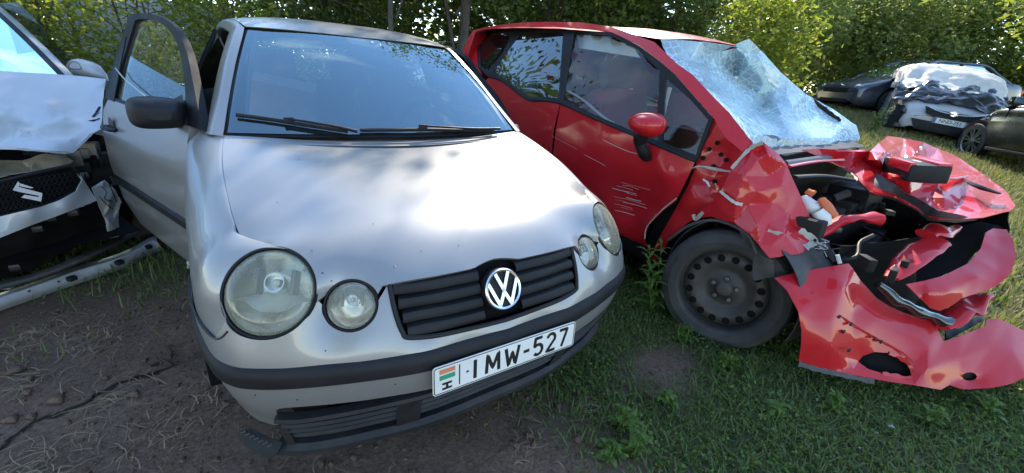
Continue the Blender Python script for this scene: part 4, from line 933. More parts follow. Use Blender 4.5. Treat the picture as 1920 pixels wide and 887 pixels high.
# ---- windscreen, shattered and sagging
def WP(px, py, off=0.):
    n = np.array([0, -.58, 1.]); n /= np.linalg.norm(n); p0 = np.array([1.63, .98, 1.505]) + n * off
    d = ray(px, py); t = ((p0 - C) @ n) / (d @ n); return (px, py, 't', float(t * 1.0))
wsr = [W3(VX + x, y - .015, float(rvz(np.array([[VX + x, y]]))[0]) - .012) for x, y in ((-.545, .965), (-.45, .90), (-.3, .85), (-.12, .82), (.05, .805))] + [(1352, 96, 't', 2.75), (1375, 86, 't', 2.72), (1405, 73, 't', 2.66), (1432, 100, 't', 2.74), (1464, 136, 't', 2.84), (1510, 176, 't', 2.98), (1562, 205, 't', 3.05), (1606, 236, 't', 3.05), (1613, 261, 't', 2.95), (1575, 272, 't', 2.75), (1520, 280, 't', 2.55), (1470, 284, 't', 2.4), (1430, 279, 't', 2.25), (1405, 262, 't', 2.2), (1380, 230, 't', 2.22), (1352, 197, 't', 2.27), (1318, 162, 't', 2.33), (1285, 134, 't', 2.40), (1252, 104, 't', 2.46)]
win = [(1352, 120, 't', 2.82), (1380, 150, 't', 2.88), (1400, 190, 't', 2.72), (1430, 200, 't', 2.85), (1440, 150, 't', 2.80), (1475, 175, 't', 2.84), (1465, 215, 't', 2.62), (1500, 230, 't', 2.66), (1480, 250, 't', 2.50), (1540, 235, 't', 2.82), (1560, 258, 't', 2.70), (1420, 240, 't', 2.42), (1320, 120, 't', 2.62), (1340, 150, 't', 2.60), (1425, 110, 't', 2.70), (1395, 105, 't', 2.74)]
sheet('shattered_windscreen', wsr, M['cracked'], van, win, step=6, thick=.004, disp=crumple(.004, 8, 2.), sharp=7, facet=.85, folds=(40, .05, 7, 20))
crl = [(1408, 268, 't', 2.16), (1420, 252, 't', 2.2), (1460, 262, 't', 2.30), (1520, 262, 't', 2.5), (1560, 268, 't', 2.62), (1530, 285, 't', 2.5), (1480, 292, 't', 2.35), (1440, 288, 't', 2.22)]
sheet('crushed_glass_edge', crl, M['crushed'], van, step=5, thick=.006, disp=crumple(.016, 22, 5.))
# far A pillar
MB().tube([(VX + .50, .98, 1.46), (VX + .57, .62, 1.19), (VX + .60, .35, 1.0), (VX + .62, .05, .82)], [.03, .032, .035, .04], 10, sub=6, flat=.7).build('far_pillar', M['red'], van)
# dash / cowl
loft('dashboard', [[(x, .15, .96), (x, .42, 1.03), (x, .75, 1.0), (x, .8, .7)] for x in (1.46, 1.9, 2.5, 2.92)], M['trim_dusty'], van, 4, 4, .004, disp=crumple(.02, 4, 8.))
loft('firewall', [[(x, .18, .95), (x, .22, .6), (x, .3, .3)] for x in (1.46, 1.9, 2.5, 2.92)], M['engine'], van, 4, 4, .004, disp=crumple(.03, 5, 8.))
m = MB(); m.box((VX, 1.8, .30), (.74, 1.5, .02)); m.build('floor_pan', M['dark'], van, False)
# cabin
seat(van, 1.80, .95, M['fabric_red'], M['fabric_dark'], z0=.38); seat(van, 2.58, .95, M['fabric_red'], M['fabric_dark'], z0=.38)
for x in (1.70, 2.19, 2.68): seat(van, x, 2.0, M['fabric_red'], M['fabric_dark'], w=.22, z0=.42)
sheet('curtain_airbag', SS([(950, 92), (1005, 88), (1012, 120), (1006, 172), (992, 178), (965, 158), (946, 140)], .10), M['airbag'], van, [S(975, 125, .06), S(990, 150, .13)], step=8, thick=.01)
sheet('curtain_airbag', SS([(1080, 64), (1140, 70), (1190, 92), (1200, 108), (1150, 100), (1085, 90)], .12), M['airbag'], van, [S(1130, 85, .09)], step=8, thick=.01)
MB().tube([at(*S(x, y, .06)) for x, y in ((990, 155), (1050, 165), (1090, 185), (1130, 218), (1150, 230))], .016, 8, sub=5, flat=.3).build('seat_belt', M['airbag'], van)
MB().tube([at(*S(x, y, .05)) for x, y in ((1243, 215), (1249, 190), (1256, 165))], .012, 8, sub=5).build('grab_handle', M['beige'], van)
m = MB(); m.tube([(2.58 + .18 * math.cos(t), .62 + .07 * math.sin(t), 1.0 + .16 * math.sin(t)) for t in np.linspace(0, 2 * math.pi, 25)], .016, 8, cap=False); m.build('steering_wheel', M['trim'], van)
# ---- mirror
mc = at(1214, 235, 'x', 1.22); mr = thing_part('door_mirror', van)
vx = R[0]; vy = -R[1]; vz = R[2]; k = depth(mc) / F
ax1 = np.array([.80, -.60, 0]); ax2 = np.array([.0, 0, 1.]); ax3 = np.array([.6, .8, 0])
sec = []
shape = [(-33, 0), (-31, 11), (-20, 18), (0, 22), (22, 21), (33, 13), (35, 0), (29, -14), (16, -21), (-2, -22), (-18, -14), (-29, -7)]
for v, s_ in ((-.085, .30), (-.065, .70), (-.02, .96), (.04, 1.0), (.06, .96)):
    sec.append([mc + ax1 * x * k * 1.08 * s_ + ax2 * y * k * 1.1 * s_ + ax3 * v for x, y in shape])
sec = np.array(sec); n_ = len(shape)
m = MB(); m.add(sec.reshape(-1, 3), [(i * n_ + j, i * n_ + (j + 1) % n_, (i + 1) * n_ + (j + 1) % n_, (i + 1) * n_ + j) for i in range(4) for j in range(n_)] + [tuple(range(n_ - 1, -1, -1)), tuple(4 * n_ + j for j in range(n_))])
ho = m.build('mirror_housing', M['red'], mr, sharp=None); sb = ho.modifiers.new('sub', 'SUBSURF'); sb.levels = 1; sb.render_levels = 2
m = MB(); m.add([mc + ax1 * x * k * .9 + ax2 * y * k * .9 + ax3 * .0615 for x, y in shape], [tuple(range(n_))]); m.build('mirror_glass', M['chrome'], mr)
m = MB(); m.tube([at(1203, 252, 'x', 1.25), at(1200, 268, 'x', 1.28), at(1207, 285, 'x', 1.31), at(1213, 297, 'x', 1.345)], [.040, .037, .042, .032], 12, sub=5, flat=.8); m.build('mirror_foot', M['trim'], mr)
# ---- hinge pillar panel left bare, crushed arch
hp = [(1307, 301), (1338, 222), (1366, 210), (1411, 268), (1408, 280), (1372, 320), (1353, 360), (1335, 383), (1302, 410), (1286, 421), (1254, 449), (1240, 481), (1226, 492), (1220, 474), (1245, 430), (1270, 386), (1292, 345)]
sheet('hinge_panel', SS(hp, .045), M['red'], van, [S(1340, 300, .075), S(1325, 350, .06), S(1295, 385, .03), S(1262, 430, .035), S(1365, 250, .05), S(1370, 285, .08)], step=6, thick=.003, disp=crumple(.004, 9, 4.), sharp=14, facet=.7, folds=(14, .014, 8, 14))
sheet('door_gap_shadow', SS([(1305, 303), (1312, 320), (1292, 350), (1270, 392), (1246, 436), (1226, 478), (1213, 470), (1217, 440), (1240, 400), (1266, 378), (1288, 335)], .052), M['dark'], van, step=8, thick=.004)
for px, py in ((1330, 280), (1345, 268), (1352, 290), (1338, 312), (1318, 296), (1362, 300), (1340, 340)):
    p = at(*S(px, py, .045)); MB().lathe([(.012, -.004), (.011, .004), (1e-4, .002)], p, C - p, 12).build('panel_hole', M['dark'], van)
# ---- crumpled front fender
cf = [(1432, 266, 'x', 1.44), (1457, 287, 'x', 1.50), (1474, 306, 'x', 1.55), (1486, 335, 'x', 1.58), (1503, 370, 'x', 1.61), (1521, 412, 'x', 1.64), (1500, 432, 'x', 1.55), (1531, 457, 'x', 1.60), (1500, 476, 'x', 1.47), (1443, 484, 'x', 1.35), (1425, 462, 'x', 1.335), (1406, 440, 'x', 1.33), (1378, 419, 'x', 1.335), (1333, 406, 'x', 1.35), (1300, 410, 'x', 1.37), (1312, 396, 'x', 1.36), (1333, 381, 'x', 1.345), (1352, 357, 'x', 1.335), (1371, 318, 'x', 1.36), (1406, 277, 'x', 1.42)]
ci = [(1395, 330, 'x', 1.34), (1420, 300, 'x', 1.40), (1440, 330, 'x', 1.46), (1450, 380, 'x', 1.47), (1420, 360, 'x', 1.38), (1400, 385, 'x', 1.36), (1380, 375, 'x', 1.325), (1440, 420, 'x', 1.40), (1470, 440, 'x', 1.42), (1480, 400, 'x', 1.54), (1350, 392, 'x', 1.33), (1420, 420, 'x', 1.345), (1455, 300, 'x', 1.47), (1425, 285, 'x', 1.45), (1490, 425, 'x', 1.56), (1465, 350, 'x', 1.50), (1440, 290, 'x', 1.43)]
sheet('crumpled_fender', cf, M['red'], van, ci, step=4.5, thick=.003, disp=crumple(.002, 9, 6.), sharp=9, facet=.95, folds=(9, .016, 6, 24))
# torn edges showing bare metal
def torn(name, pts, w_, par, mat='primer', amp=.006):
    P = crv(np.array([at(*q) for q in pts]), 5); V = []; n_ = len(P)
    for i, p in enumerate(P):
        d = (C - p) / np.linalg.norm(C - p); tn = np.gradient(P, axis=0)[i]; sd = np.cross(tn, d); sd /= np.linalg.norm(sd) + 1e-9
        r_ = w_ * (.55 + .9 * abs(noise.noise(Vector(p * 31))))
        for e in (-r_, -.3 * r_, .4 * r_, r_ * .9): V.append(p + sd * e + d * (.006 + amp * noise.noise(Vector((p + sd * e) * 45))))
    obj(name, V, [(4 * i + j, 4 * i + j + 1, 4 * i + j + 5, 4 * i + j + 4) for i in range(n_ - 1) for j in range(3)], M[mat], par, thick=.002, sharp=30)
torn('torn_edge', [(1500, 431, 'x', 1.54), (1512, 440, 'x', 1.56), (1526, 452, 'x', 1.585), (1510, 464, 'x', 1.52)], .020, van)
torn('torn_edge', [(1440, 432, 'x', 1.39), (1465, 440, 'x', 1.42), (1490, 447, 'x', 1.50), (1515, 458, 'x', 1.56)], .009, van)
torn('torn_edge', [(1372, 316, 'x', 1.345), (1390, 295, 'x', 1.375), (1410, 276, 'x', 1.42), (1430, 268, 'x', 1.43)], .011, van)
torn('torn_edge', [(1350, 358, 'x', 1.32), (1364, 370, 'x', 1.31), (1378, 380, 'x', 1.315), (1392, 384, 'x', 1.34)], .010, van)
torn('torn_edge', [(1300, 402, 'x', 1.35), (1304, 412, 'x', 1.35), (1318, 398, 'x', 1.34)], .010, van)
torn('torn_edge', [(1230, 300, 'x', 1.335), (1268, 372, 'x', 1.325), (1240, 395, 'x', 1.325), (1213, 425, 'x', 1.33), (1209, 448, 'x', 1.335)][1:], .004, van)
torn('bent_flange', [(1285, 322, 'x', 1.39), (1310, 312, 'x', 1.39), (1345, 318, 'x', 1.39), (1370, 322, 'x', 1.39)], .007, van)
torn('torn_edge', [(1318, 336, 'x', 1.40), (1326, 342, 'x', 1.39), (1330, 350, 'x', 1.39)], .008, van, 'whiteplastic')
_rs = random.Random(5); _sc = [([(1130, 262), (1170, 281), (1200, 290)], .002), ([(1095, 290), (1115, 300), (1135, 311)], .0013), ([(1035, 255), (1060, 268), (1082, 280)], .0013)]
for i in range(13):
    y0 = 342 + i * 4.2 + _rs.uniform(-2, 2); x0 = 1140 + _rs.uniform(0, 35); ln = _rs.uniform(20, 62); _sc.append(([(x0, y0), (x0 + ln * .5, y0 + ln * .10 + _rs.uniform(-1.5, 1.5)), (x0 + ln, y0 + ln * .26)], _rs.choice([.0006, .0009, .0014, .002])))
for pts, w_ in _sc:
    P = crv(np.array([at(*S(x, y, .0)) for x, y in pts]), 6); 
    V = []
    for p in P:
        d = (C - p) / np.linalg.norm(C - p); q = p + d * .014
        V += [q + R[1] * w_, q - R[1] * w_]
    obj('paint_scratch', V, [(2 * i, 2 * i + 1, 2 * i + 3, 2 * i + 2) for i in range(len(P) - 1)], M['primer'], van, thick=.0006)
# ---- wheels
hub = np.array([1.39, .06, .285]); wax = np.array([-.94, -.33, .06]); wax /= np.linalg.norm(wax)
wheel_parts(van, hub - wax * .075, wax, .318, .10, .222, 'steel', spin=.3)
wheel_parts(van, (VX + .72, .10, .29), (1, 0, 0), .316, .10, .205); wheel_parts(van, (VX - .74, 2.75, .44), (-1, 0, 0), .316, .10, .205); wheel_parts(van, (VX + .74, 2.75, .44), (1, 0, 0), .316, .10, .205)
m = MB(); V = []
for th in np.linspace(math.radians(-15), math.radians(200), 40):
    for xx, rr in ((1.40, .352), (1.46, .36), (1.78, .37)): V.append((xx, .06 + rr * math.cos(th), .30 + rr * math.sin(th)))
obj('wheel_arch_liner', V, [(3 * i + j, 3 * i + j + 1, 3 * i + j + 4, 3 * i + j + 3) for i in range(39) for j in range(2)], M['trim_dusty'], van, thick=.004)
MB().tube([at(1254, 450, 'x', 1.37), at(1290, 424, 'x', 1.36), at(1335, 413, 'x', 1.36), at(1378, 425, 'x', 1.36), at(1406, 446, 'x', 1.36), at(1418, 475, 'x', 1.37)], .008, 8, sub=5).build('arch_edge', M['trim_dusty'], van)
sheet('torn_liner', [(1378, 420, 'x', 1.40), (1412, 446, 'x', 1.40), (1430, 480, 'x', 1.40), (1450, 490, 'x', 1.42), (1452, 520, 'x', 1.42), (1415, 525, 'x', 1.40), (1410, 485, 'x', 1.41)], M['trim_dusty'], van, step=7, thick=.004, disp=crumple(.012, 9, 7.))
# ---- hood, folded
hd = [(1503, 281, 'z', .975), (1535, 278, 'z', .985), (1562, 280, 'z', .985), (1633, 282, 'z', .99), (1648, 268, 'z', 1.02), (1664, 255, 'z', 1.045), (1695, 259, 'z', 1.035), (1729, 266, 'z', 1.02), (1760, 279, 'z', .985), (1790, 291, 'z', .955), (1844, 327, 'z', .885), (1887, 359, 'z', .83), (1904, 386, 'z', .80), (1897, 394, 'z', .79), (1844, 408, 'z', .775), (1800, 411, 'z', .765), (1760, 411, 'z', .765), (1741, 402, 'z', .765), (1714, 386, 'z', .78), (1676, 367, 'z', .80), (1638, 359, 'z', .82), (1617, 340, 'z', .855), (1595, 318, 'z', .885), (1570, 306, 'z', .905), (1546, 297, 'z', .93)]
hi = [(1600, 285, 'z', .975), (1620, 300, 'z', .93), (1645, 300, 'z', .965), (1660, 285, 'z', .985), (1679, 332, 'z', .90), (1655, 320, 'z', .895), (1650, 340, 'z', .845), (1680, 350, 'z', .84), (1733, 331, 'z', .895), (1705, 335, 'z', .895), (1740, 300, 'z', .925), (1715, 290, 'z', .985), (1700, 305, 'z', .935), (1725, 355, 'z', .835), (1760, 345, 'z', .86), (1801, 348, 'z', .855), (1770, 370, 'z', .82), (1830, 372, 'z', .82), (1841, 397, 'z', .785), (1770, 395, 'z', .765), (1710, 375, 'z', .79), (1780, 315, 'z', .905), (1830, 340, 'z', .865), (1865, 370, 'z', .815), (1800, 385, 'z', .79)]
sheet('crumpled_hood', hd, M['red'], van, hi, step=4.5, thick=.003, disp=crumple(.002, 9, 9.), sharp=9, facet=.95, folds=(15, .028, 5, 22))
sheet('hood_underside', [(1535, 300, 'z', .90), (1565, 310, 'z', .88), (1592, 324, 'z', .855), (1612, 345, 'z', .83), (1634, 364, 'z', .80), (1672, 374, 'z', .775), (1712, 394, 'z', .755), (1742, 412, 'z', .74), (1790, 418, 'z', .74), (1835, 412, 'z', .76), (1760, 395, 'z', .80), (1690, 355, 'z', .84), (1620, 310, 'z', .90)], M['trim_dusty'], van, step=9, thick=.003, disp=crumple(.014, 6, 9.))
torn('hood_hem', [(1546, 298, 'z', .925), (1595, 320, 'z', .88), (1617, 342, 'z', .85), (1638, 361, 'z', .815), (1676, 369, 'z', .795), (1714, 388, 'z', .775), (1741, 404, 'z', .76), (1762, 412, 'z', .762)], .007, van, 'red', .003)
# ---- engine bay
m = MB(); m.box((2.25, .06, .46), (.32, .16, .16), None, .03); m.box((2.1, .02, .64), (.14, .10, .04), None, .02); m.box((2.42, .05, .64), (.10, .12, .05), None, .02); m.build('engine_block', M['engine'], van)
m = MB(); m.box((2.62, .02, .66), (.14, .11, .10), None, .015); m.build('battery', M['trim'], van)
m = MB(); m.box((2.3, -.22, .40), (.30, .035, .14), np.array([[.98, -.17, 0], [.17, .98, 0], [0, 0, 1]]), .008); m.build('radiator', M['engine'], van)
m = MB(); m.box((1.60, .10, .66), (.05, .3, .06), np.array([[.99, -.1, 0], [.1, .99, 0], [0, 0, 1]]), .015); m.build('frame_rail', M['engine'], van)
m = MB(); m.add([(x, y, .17) for x, y in ((1.62, -.15), (1.75, -.40), (2.0, -.56), (2.5, -.66), (2.85, -.5), (2.85, .4), (1.55, .4))], [(0, 1, 2, 3, 4, 5, 6)]); m.build('undertray_backdrop', M['dark'], van, False)  # black backdrop below the bay, standing in for the shade there
loft('radiator_backdrop', [[(x, y, .18), (x, y + .03, .40), (x, y + .06, .60)] for x, y in ((1.72, -.30), (2.1, -.40), (2.5, -.46), (2.85, -.40))], M['dark'], van, 4, 4, .01, disp=crumple(.03, 6, 2.))  # dark sheet added behind the crossmember as painted shade
m = MB(); m.tube([(1.78, .12, .915), (2.2, .10, .93), (2.75, .12, .93)], .022, 8, sub=4); m.build('scuttle_bar', M['steel'], van)
m = MB(); m.tube([at(1490, 332, 'z', .89), at(1545, 330, 'z', .885), at(1600, 338, 'z', .86)], .018, 8, sub=5, flat=.5); m.build('seal_strip', M['trim'], van)
m = MB(); m.tube([at(1480, 312, 'z', .94), at(1530, 303, 'z', .955), at(1580, 300, 'z', .955)], .012, 8, sub=5, flat=.5); m.build('scuttle_edge', M['red'], van)
R2 = random.Random(4)
for i in range(24):
    px, py = R2.uniform(1545, 1800), R2.uniform(385, 500); z = R2.uniform(.36, .58); p = at(px, py, 'z', z); P = [p]
    for q in range(4): P.append(P[-1] + np.array([R2.uniform(-.10, .10), R2.uniform(-.08, .08), R2.uniform(-.06, .05)]))
    MB().tube(P, R2.choice([.006, .009, .014, .022]), 8, sub=4).build('hose' if i % 3 else 'cable', M[R2.choice(['trim', 'engine', 'trim', 'trim_dusty'])], van)
for i in range(16):
    px, py = R2.uniform(1560, 1800), R2.uniform(400, 505); p = at(px, py, 'z', R2.uniform(.28, .40)); a_ = R2.uniform(0, 3); ro = np.array([[math.cos(a_), -math.sin(a_), 0], [math.sin(a_), math.cos(a_), 0], [0, 0, 1]])
    m = MB(); m.box(p, (R2.uniform(.03, .08), R2.uniform(.03, .07), R2.uniform(.02, .06)), ro, .012); m.build('engine_part', M[R2.choice(['engine', 'trim', 'trim', 'engine'])], van)
for i in range(46):
    px, py = R2.uniform(1540, 1835), R2.uniform(345, 520); p = at(px, py, 'z', R2.uniform(.30, .62) if py > 400 else R2.uniform(.55, .75)); a_ = R2.uniform(0, 3); ro = np.array([[math.cos(a_), -math.sin(a_), 0], [math.sin(a_), math.cos(a_), 0], [0, 0, 1]])
    if p[0] > 2.75 or p[1] > .15: continue
    m = MB()
    if i % 3: m.box(p, (R2.uniform(.012, .04), R2.uniform(.012, .04), R2.uniform(.01, .03)), ro, .006)
    else: m.tube([p, p + np.array([R2.uniform(-.06, .06), R2.uniform(-.06, .06), R2.uniform(-.04, .04)])], R2.uniform(.012, .028), 12)
    m.build('engine_part', M[R2.choice(['engine', 'trim', 'engine', 'steel', 'trim_dusty'])], van)
# torn wires at the fender end
for i in range(14):
    p = at(1530 + R2.uniform(-8, 8), 462 + R2.uniform(-8, 8), 'x', 1.58); MB().tube([p, p + np.array([R2.uniform(-.02, .05), R2.uniform(-.05, .02), R2.uniform(-.02, .03)]), p + np.array([R2.uniform(-.02, .10), R2.uniform(-.08, .03), R2.uniform(-.05, .03)])], .0018, 5, sub=4).build('torn_wire', M['rope' if i % 2 else 'trim'], van)
m = MB(); m.tube([at(1552, 472, 'x', 1.62), at(1566, 490, 'x', 1.62)], .02, 10); m.build('hose', M['trim'], van)
m = MB(); m.tube([at(1570, 478, 'x', 1.61), at(1575, 494, 'x', 1.61)], .009, 8); m.build('hose_clip', M['whiteplastic'], van)
# red bent strut and tube
def bar(name, pts, r_, mat, flat=.5, amp=.01, par=None):
    P = crv(np.array([at(*q) for q in pts]), 6); rr = np.interp(np.linspace(0, 1, len(P)), np.linspace(0, 1, len(r_)), r_)
    m = MB(); m.tube(P, rr, 14, flat=flat); o = m.build(name, M[mat], par or van)
    me = o.data
    for v in me.vertices:
        q = noise.noise(Vector(v.co) * 14) * amp; v.co += Vector((q, q * .5, q))
    return o
bar('bent_strut', [(1516, 438, 'x', 1.66), (1545, 428, 'x', 1.74), (1580, 412, 'x', 1.80), (1615, 408, 'x', 1.88), (1652, 412, 'x', 1.94)], [.045, .05, .04, .034, .038], 'red', .55, .02)
bar('bent_strut', [(1672, 518, 'z', .52), (1700, 495, 'z', .56), (1730, 468, 'z', .61), (1760, 452, 'z', .64)], [.03, .055, .06, .05], 'red', .35, .015)
bar('bent_strut', [(1735, 440, 'z', .66), (1760, 434, 'z', .67), (1790, 428, 'z', .67)], [.045, .05, .03], 'red', .5, .02)
# ---- upper crossmember skin
cb = [(1848, 436, 'x', 2.47), (1862, 428, 'x', 2.55), (1888, 430, 'x', 2.60), (1902, 455, 'x', 2.52), (1905, 482, 'x', 2.42), (1896, 510, 'x', 2.31), (1871, 535, 'x', 2.20), (1838, 548, 'x', 2.12), (1804, 559, 'x', 2.03), (1785, 573, 'x', 1.98), (1762, 583, 'x', 1.92), (1745, 578, 'x', 1.88), (1728, 562, 'x', 1.85), (1699, 533, 'x', 1.80), (1735, 526, 'x', 1.90), (1769, 517, 'x', 2.0), (1815, 494, 'x', 2.19), (1839, 466, 'x', 2.35)]
sheet('bumper_upper', cb, M['red'], van, [(1870, 490, 'x', 2.33), (1830, 520, 'x', 2.12), (1780, 545, 'x', 1.95), (1740, 550, 'x', 1.85), (1875, 455, 'x', 2.48)], step=5, thick=.004, disp=crumple(.002, 6, 11.), sharp=20, facet=.35, folds=(5, .008, 9, 30))
sheet('crossmember_shade', [(1880, 425, 'x', 2.72), (1846, 437, 'x', 2.60), (1836, 466, 'x', 2.48), (1812, 494, 'x', 2.32), (1766, 517, 'x', 2.12), (1720, 530, 'x', 1.98), (1700, 470, 'x', 2.2), (1780, 430, 'x', 2.5), (1840, 415, 'x', 2.7)], M['dark'], van, step=10, thick=.003)  # dark sheet standing in for the shade of the open cavity
bar('crash_beam', [(1645, 535, 'x', 1.76), (1668, 552, 'x', 1.80), (1700, 572, 'x', 1.86), (1740, 592, 'x', 1.94), (1775, 602, 'x', 2.02), (1805, 590, 'x', 2.12), (1840, 560, 'x', 2.28)], [.022, .028, .026, .022, .034, .04, .03], 'blackpaint', .8, .014)
bar('crushed_bracket', [(1768, 607, 'x', 1.99), (1790, 592, 'x', 2.06), (1818, 575, 'x', 2.16), (1845, 556, 'x', 2.28)], [.028, .045, .05, .035], 'red', .4, .03)
# ---- bumper cover hanging loose
bc = [(1452, 521, 'x', 1.36), (1490, 512, 'x', 1.44), (1525, 505, 'x', 1.52), (1560, 499, 'x', 1.60), (1591, 494, 'x', 1.675), (1600, 505, 'x', 1.70), (1612, 524, 'x', 1.735), (1644, 559, 'x', 1.80), (1668, 574, 'x', 1.845), (1692, 585, 'x', 1.89), (1725, 597, 'x', 1.95), (1755, 603, 'x', 2.01), (1760, 622, 'x', 1.985), (1769, 640, 'x', 1.98), (1800, 630, 'x', 2.08), (1830, 618, 'x', 2.20), (1847, 612, 'x', 2.26), (1850, 598, 'x', 2.31), (1871, 597, 'x', 2.37), (1895, 608, 'x', 2.42), (1925, 622, 'x', 2.48), (1980, 648, 'x', 2.60), (2040, 690, 'x', 2.68), (2030, 730, 'x', 2.55), (1980, 728, 'x', 2.38), (1925, 706, 'x', 2.24), (1905, 716, 'x', 2.18), (1888, 722, 'x', 2.13), (1853, 728, 'x', 2.05), (1806, 730, 'x', 1.95), (1780, 722, 'x', 1.91), (1764, 731, 'x', 1.86), (1713, 722, 'x', 1.745), (1670, 716, 'x', 1.66), (1630, 709, 'x', 1.585), (1560, 695, 'x', 1.465), (1497, 678, 'x', 1.375), (1502, 650, 'x', 1.35), (1503, 620, 'x', 1.335), (1497, 584, 'x', 1.325), (1476, 545, 'x', 1.335)]
bi = [(1540, 560, 'x', 1.45), (1580, 540, 'x', 1.56), (1520, 600, 'x', 1.37), (1560, 600, 'x', 1.455), (1560, 650, 'x', 1.44), (1600, 590, 'x', 1.60), (1640, 600, 'x', 1.69), (1600, 640, 'x', 1.57), (1700, 630, 'x', 1.81), (1740, 650, 'x', 1.87), (1740, 690, 'x', 1.815), (1800, 670, 'x', 2.0), (1860, 650, 'x', 2.20), (1900, 660, 'x', 2.28), (1850, 700, 'x', 2.09), (1600, 690, 'x', 1.545)]
fog = [(1609 + 0, 678, 'x', 1.60), (1618, 667, 'x', 1.625), (1640, 660, 'x', 1.67), (1668, 662, 'x', 1.73), (1692, 672, 'x', 1.775), (1708, 688, 'x', 1.79), (1712, 706, 'x', 1.775), (1690, 708, 'x', 1.725), (1655, 700, 'x', 1.66), (1628, 692, 'x', 1.61)]
hole2 = [(1818 + 14 * math.cos(a_), 706 + 8 * math.sin(a_), 'x', 2.02 + .03 * math.cos(a_)) for a_ in np.linspace(0, 2 * math.pi, 12, endpoint=False)]
sheet('bumper_cover', bc, M['red'], van, bi, [fog, [q[:3] and q for q in hole2]], step=5.5, thick=.003, sharp=14, facet=.55)
sheet('fog_lamp_recess', [(1655 + (q[0] - 1655) * 1.12, 682 + (q[1] - 682) * 1.15, 'x', q[3] + .05) for q in fog], M['dark'], van, step=8, thick=.003)
torn('fog_lamp_rim', [fog[k % 10] for k in (8, 7, 6, 5, 4, 3)], .012, van, 'red', .002)
MB().lathe([(.045, -.01), (.04, .0), (1e-4, .0)], at(1818, 706, 'x', 2.045), (-.55, -.8, .1), 20).build('tow_hole_plug', M['trim'], van)
torn('bumper_lip', [(1498, 682, 'x', 1.375), (1530, 692, 'x', 1.42), (1570, 701, 'x', 1.48), (1615, 711, 'x', 1.56), (1640, 716, 'x', 1.60)], .016, van, 'trim_dusty', .002)
# crease of the fog-lamp corner, clip slots along it
torn('bumper_crease', [(1553, 574, 'x', 1.472), (1575, 592, 'x', 1.515), (1610, 615, 'x', 1.60), (1650, 638, 'x', 1.69), (1690, 660, 'x', 1.765), (1712, 680, 'x', 1.79)], .005, van, 'red', .0)
for px, py, x in ((1574, 594, 1.51), (1596, 608, 1.555), (1582, 622, 1.51), (1640, 635, 1.66), (1652, 641, 1.69), (1592, 657, 1.515)):
    p = at(px, py, 'x', x - .006); m = MB(); m.box(p, (.010, .004, .006), None, .002); m.build('clip_slot', M['ink'], van)
sheet('bumper_inner_flap', [(1771, 640, 'x', 2.03), (1800, 625, 'x', 2.14), (1846, 600, 'x', 2.33), (1840, 560, 'x', 2.4), (1800, 575, 'x', 2.25), (1770, 605, 'x', 2.1)], M['trim'], van, step=8, thick=.003, disp=crumple(.02, 8, 3.))
sheet('far_inner_wing', [(1585, 335, 'x', 2.8), (1700, 375, 'x', 2.86), (1800, 400, 'x', 2.88), (1893, 392, 'x', 2.80), (1900, 432, 'x', 2.72), (1850, 470, 'x', 2.75), (1700, 480, 'x', 2.8), (1600, 420, 'x', 2.8)], M['dark'], van, step=9, thick=.006, disp=crumple(.03, 5, 4.))
# ---- loose things in and on the wreck
b1 = thing('washer_bottle', 'white and orange crushed plastic container in the red wreck engine bay', 'container', at(1530, 400, 'x', 1.72))
for nm, pts, r_, mt in (('container_body', [(1505, 372, 'x', 1.70), (1520, 385, 'x', 1.70), (1538, 388, 'x', 1.71)], [.03, .035, .03], 'whiteplastic'), ('container_neck', [(1534, 395, 'x', 1.68), (1543, 408, 'x', 1.68), (1550, 420, 'x', 1.69)], [.035, .045, .03], 'whiteplastic'), ('container_cap', [(1540, 372, 'x', 1.70), (1553, 392, 'x', 1.70), (1566, 406, 'x', 1.71)], [.022, .026, .022], 'orange'), ('container_strap', [(1513, 358, 'x', 1.73), (1525, 366, 'x', 1.73)], [.018, .022], 'orange')):
    bar(nm, pts, r_, mt, .8, .02, b1)
p = at(1714, 318, 'z', .935)
ax1 = at(1745, 330, 'z', .925) - at(1690, 312, 'z', .925); ax1 /= np.linalg.norm(ax1); ax3 = np.array([-.25, -.12, .95]); ax2 = np.cross(ax3, ax1); ax2 /= np.linalg.norm(ax2); ax3 = np.cross(ax1, ax2)
ro = np.stack([ax1, ax2, ax3], 1)
lb = thing('lamp_unit', 'black and red tail lamp unit lying on the crumpled red hood', 'lamp', p)
m = MB(); m.box(p + ax2 * .0, (.14, .085, .045), ro, .014); m.build('lamp_body', M['trim'], lb)
m = MB(); m.box(p + ax2 * .055 + ax3 * .044, (.13, .03, .012), ro, .006); m.build('red_lens', M['redplastic'], lb)
m = MB(); m.box(p - ax2 * .075 + ax3 * .03 + ax1 * .03, (.10, .014, .024), ro, .006); m.build('red_lens', M['redplastic'], lb)
m = MB(); m.box(p + ax3 * .046 + ax1 * .02 - ax2 * .01, (.035, .008, .003), ro, .002); m.build('maker_strip', M['rope'], lb)
rs = MB(); P = [at(1763, 334, 'z', .90), at(1785, 333, 'z', .895), at(1810, 329, 'z', .89)]; rs.tube(P, [.012, .022, .018], 8, sub=4, flat=.5); tag(rs.build('lens_shard', M['redplastic']), 'bright red shard of lamp lens lying on the crumpled hood', 'lens shard')
bs = MB(); P = [at(1817, 342, 'z', .885), at(1840, 352, 'z', .87), at(1872, 362, 'z', .85)]; bs.tube(P, [.018, .03, .016], 8, sub=4, flat=.4); tag(bs.build('plastic_piece', M['trim']), 'pointed black plastic piece lying beside the red lens shard', 'plastic piece')
cn = MB(); cn.box(at(1752, 322, 'z', .92), (.035, .028, .02), ro, .008); tag(cn.build('plug_connector', M['trim']), 'small black plug connector against the lamp unit on the hood', 'connector')
